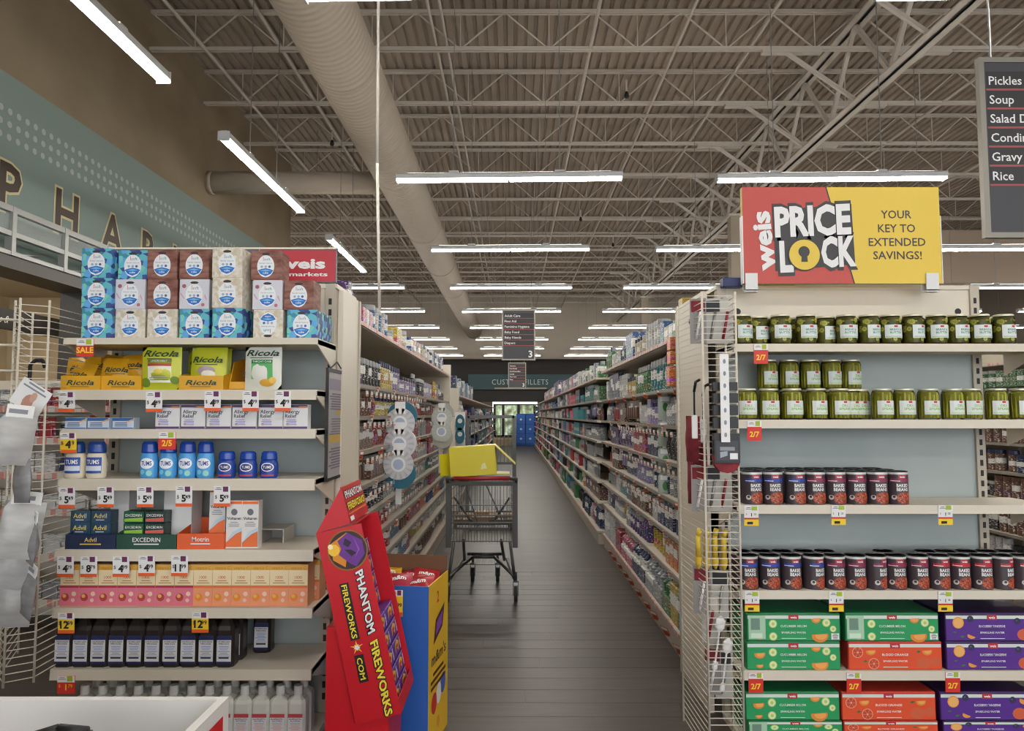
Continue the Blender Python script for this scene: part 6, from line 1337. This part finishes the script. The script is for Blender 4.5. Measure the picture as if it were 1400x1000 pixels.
# goods between the wire rack and the pharmacy
gondola_b = thing('low_shelving', 'low beige shelf of small goods behind the wire rack on the pharmacy side', 'shelf unit', (0, 0, 0))
gl = [.2, .5, .8, 1.05, 1.28, 1.5]
for z in gl:
    MB().box(-4.6, -1.95, 5.0, 5.4, z - .025, z, BEIGE).build('shelf', gondola_b); MB().box(-4.6, -1.95, 4.985, 5.0, z - .035, z + .01, RAILP).build('price_rail', gondola_b)
MB().box(-4.6, -1.95, 5.4, 5.42, 0, 1.7, BEIGE).build('back_panel', gondola_b); MB().box(-4.62, -4.6, 5.0, 5.42, 0, 1.7, BEIGE).build('end_panel', gondola_b); MB().box(-1.95, -1.93, 5.0, 5.42, 0, 1.7, BEIGE).build('end_panel', gondola_b)
rn = random.Random(8)
for k, z in enumerate(gl):
    x = -4.05; i = 0
    while x < -2.1:
        kind = rn.choice(('carton', 'pack', 'carton', 'jar')); col = rn.choice(('blue', 'white', 'white', 'grey', 'navy', 'red', 'cream')); w_ = rn.uniform(.09, .15); h_ = rn.uniform(.1, .17)
        for r in range(rn.randint(1, 3)):
            if x > -2.1: break
            put(PR[kind], (x, 5.04, z + .001), '%s %s on the low shelf behind the wire rack, %s tier, %s along' % (col, NM[kind], nth(k), nth(i)), CATS[kind], 'goods on the low pharmacy shelf', scale=(w_, .1 if kind != 'pack' else .04, h_), color=PALL[col], capcolor=PALL['white']); i += 1; x += w_ + .008

# ------------------------------------------------------------------ hanging aisle signs
SGD = M('3f4046', .5, name='sign_slate'); SGF = M('8c8880', .4, .4, name='sign_frame'); SGT = M('2c2b2e', .5)
def aisle_sign(label, x, y, z0, w_, h_, items, number):
    o = thing('aisle_sign', label, 'sign', (x, y, z0))
    b = MB(); b.box(-w_ / 2 + .03, w_ / 2 - .03, -.012, .012, .03, h_ - .03, SGD); b.frame((0, -.012, 0), (1, 0, 0), (0, 0, 1)); rh = h_ * .106
    for i, t in enumerate(items):
        zt_ = h_ * .92 - i * rh
        b.rect(-w_ / 2 + .04, zt_ - rh * .9, w_ / 2 - .03, zt_, SGT, .001); b.rect(-w_ / 2 + .04, zt_ - rh, w_ / 2 - .03, zt_ - rh * .9, M('a8474c', .5), .0014)
        b.text(t, -w_ / 2 + .055, zt_ - rh * .7, rh * .46, PAPER, .002, 'L', .012)
    if number: b.text(number, w_ / 2 - .06, .06, h_ * .13, PAPER, .002, 'R', .03)
    b.build('panel', o)
    f = MB(); f.box(-w_ / 2, -w_ / 2 + .03, -.018, .018, 0, h_, SGF); f.box(w_ / 2 - .03, w_ / 2, -.018, .018, 0, h_, SGF); f.box(-w_ / 2 + .03, w_ / 2 - .03, -.018, .018, h_ - .03, h_, SGF); f.box(-w_ / 2 + .03, w_ / 2 - .03, -.018, .018, 0, .03, SGF); f.build('frame', o)
    for s in (-1, 1): MB().bar((s * w_ * .38, 0, h_), (s * w_ * .38, 0, ZC - z0 + .005), .005, STEEL, 5).build('hanger', o)
    return o
a = P(1340, 80, 4.0); c0 = P(1348, 326, 4.0)
aisle_sign('large slate aisle sign listing pickles and soup hanging past the pickle endcap', c0.x + .32, 4.0, c0.z, .66, a.z - c0.z, ['Pickles', 'Soup', 'Salad Dressing', 'Condiments', 'Gravy - Sauces', 'Rice'], '4')
a = P(709, 423, 14.0); c0 = P(709, 493, 14.0)
aisle_sign('slate aisle sign numbered three hanging over the middle of the aisle', a.x, 14.0, c0.z, .65, a.z - c0.z, ['Adult Care', 'First Aid', 'Feminine Hygiene', 'Baby Food', 'Baby Needs', 'Diapers'], '3')
a = P(707, 496, 27); c0 = P(707, 531, 27)
aisle_sign('smaller looking slate aisle sign hanging far down the aisle', a.x, 27.0, c0.z, .66, a.z - c0.z, ['Vitamins', 'Pain Relief', 'Cold Remedies', 'Dental', 'Skin Care', 'Soap'], '3')
# speaker cable / pole above the left run
cb = thing('hanging_pole', 'slim white pole dropping from the ceiling onto the run behind the tissue endcap', 'pole', (0, 0, 0))
p0 = P(521, 436, 5.0); b = MB(); b.path([(p0.x, 5.0, LTOP + .02), (p0.x - .01, 5.0, LTOP + .15), (p0.x - .04, 5.0, 3.2), (p0.x - .06, 5.0, 7.0)], .011, M('c9c4bc', .5), 8); b.build('pole', cb)
MB().box(p0.x - .05, p0.x + .05, 4.95, 5.05, LTOP, LTOP + .03, PAPER).build('foot_plate', cb)

# ------------------------------------------------------------------ far end of the aisle
fs = thing('department_sign', 'long dark teal sign with pale capitals across the far end of the store', 'sign', (0, YB - .15, 0))
a = P(640, 533, YB - .15); bb = P(790, 512, YB - .15); b = MB(); b.box(a.x, bb.x, 0, .08, a.z, bb.z, M('27454a', .6)); b.frame((0, 0, a.z), (1, 0, 0), (0, 0, 1))
b.text('CUSTOM FILLETS', P(711, 520, YB - .15).x, .24, .26, M('a9b7b4', .5), .004, 'C', .0, 0, P(750, 520, YB - .15).x - P(673, 520, YB - .15).x, 1.1); b.build('panel', fs); MB().box(P(676, 520, YB).x, P(747, 520, YB).x, -.04, .0, a.z + .02, a.z + .1, M('9a8d78', .5)).build('trim_bar', fs)
q = NT('daylit_pane', .3); no = q.n('ShaderNodeTexNoise'); no.inputs['Scale'].default_value = 2.6; no.inputs['Detail'].default_value = 4; q.l(q.coord('Object'), no.inputs['Vector']); cc = q.ramp(no.outputs[0], [(.36, '5c4f45'), (.46, '7d8a66'), (.54, 'a9bf98'), (.62, 'dfe8dc')])
q.l(cc, q.b.inputs['Base Color']); q.l(cc, q.b.inputs['Emission Color']); q.b.inputs['Emission Strength'].default_value = .16; PANE = q.m
wn = bpy.data.objects.new('window_1', None); COL.objects.link(wn); wn['kind'] = 'structure'; wn.location = (0, YB, 0)
xs = [P(u, 570, YB).x for u in (676, 688, 709, 731)]; zt_, zb_ = P(700, 553, YB).z, P(700, 597, YB).z
for x0, x1 in zip(xs, xs[1:]):
    MB().box(x0 + .06, x1 - .06, .0, .02, zb_ + .05, zt_ - .05, PANE).build('pane', wn)
for x in xs: MB().box(x - .06, x + .06, -.04, .03, zb_, zt_, BLACK).build('mullion', wn)
for z in (zb_, zt_ - .05): MB().box(xs[0] - .06, xs[-1] + .06, -.04, .03, z, z + .06, BLACK).build('frame_rail', wn)
BLUEV = M('1c4f9a', .45, name='blue_locker_paint')
for k, (u0, u1) in enumerate(((706, 718.5), (718.7, 731))):
    a, bb = P(u0, 607, YB - .9), P(u1, 566, YB - .9); o = thing('blue_display_case', 'tall blue case at the far end of the aisle, %s one' % ['window-side', 'shelf-side'][k], 'cabinet', (a.x, YB - .9, 0), 'blue cases at the far end'); ww = bb.x - a.x
    b = MB(); b.cbox(0, ww, 0, .6, 0, bb.z, BLUEV, .01); b.build('body', o)
    for z in (.12, .56, 1.0):
        d_ = MB(); d_.box(.02, ww - .02, -.012, 0, bb.z * z * .68, bb.z * (z * .68 + .28), M('2a62b4', .4)); d_.frame((ww / 2, -.012, bb.z * (z * .68 + .14)), (1, 0, 0), (0, 0, 1)); d_.disc(0, 0, .05, M('b9c9e0', .5), .001, 10); d_.build('door', o)
for k, u in enumerate((681, 696)):
    b = MB(); b.box(-.24, .24, 0, .4, 0, .3, M('9a8a72', .6)); b.box(-.22, .22, .02, .38, .3, .34, M('b9aa90', .6)); o = b.build('low_crate'); o.location = (P(u, 600, YB - 1).x, YB - 1, 0); tag(o, 'low tan crate under the far windows, %s from the stocking cart' % nth(k), 'crate', 'low crates under the far windows')
for o in S.objects:
    if 'label' in o and not 4 <= len(o['label'].split()) <= 16: print('WORDS', len(o['label'].split()), o['label'])
print('AISLE COUNTS', COUNT, 'objects', len(S.objects))
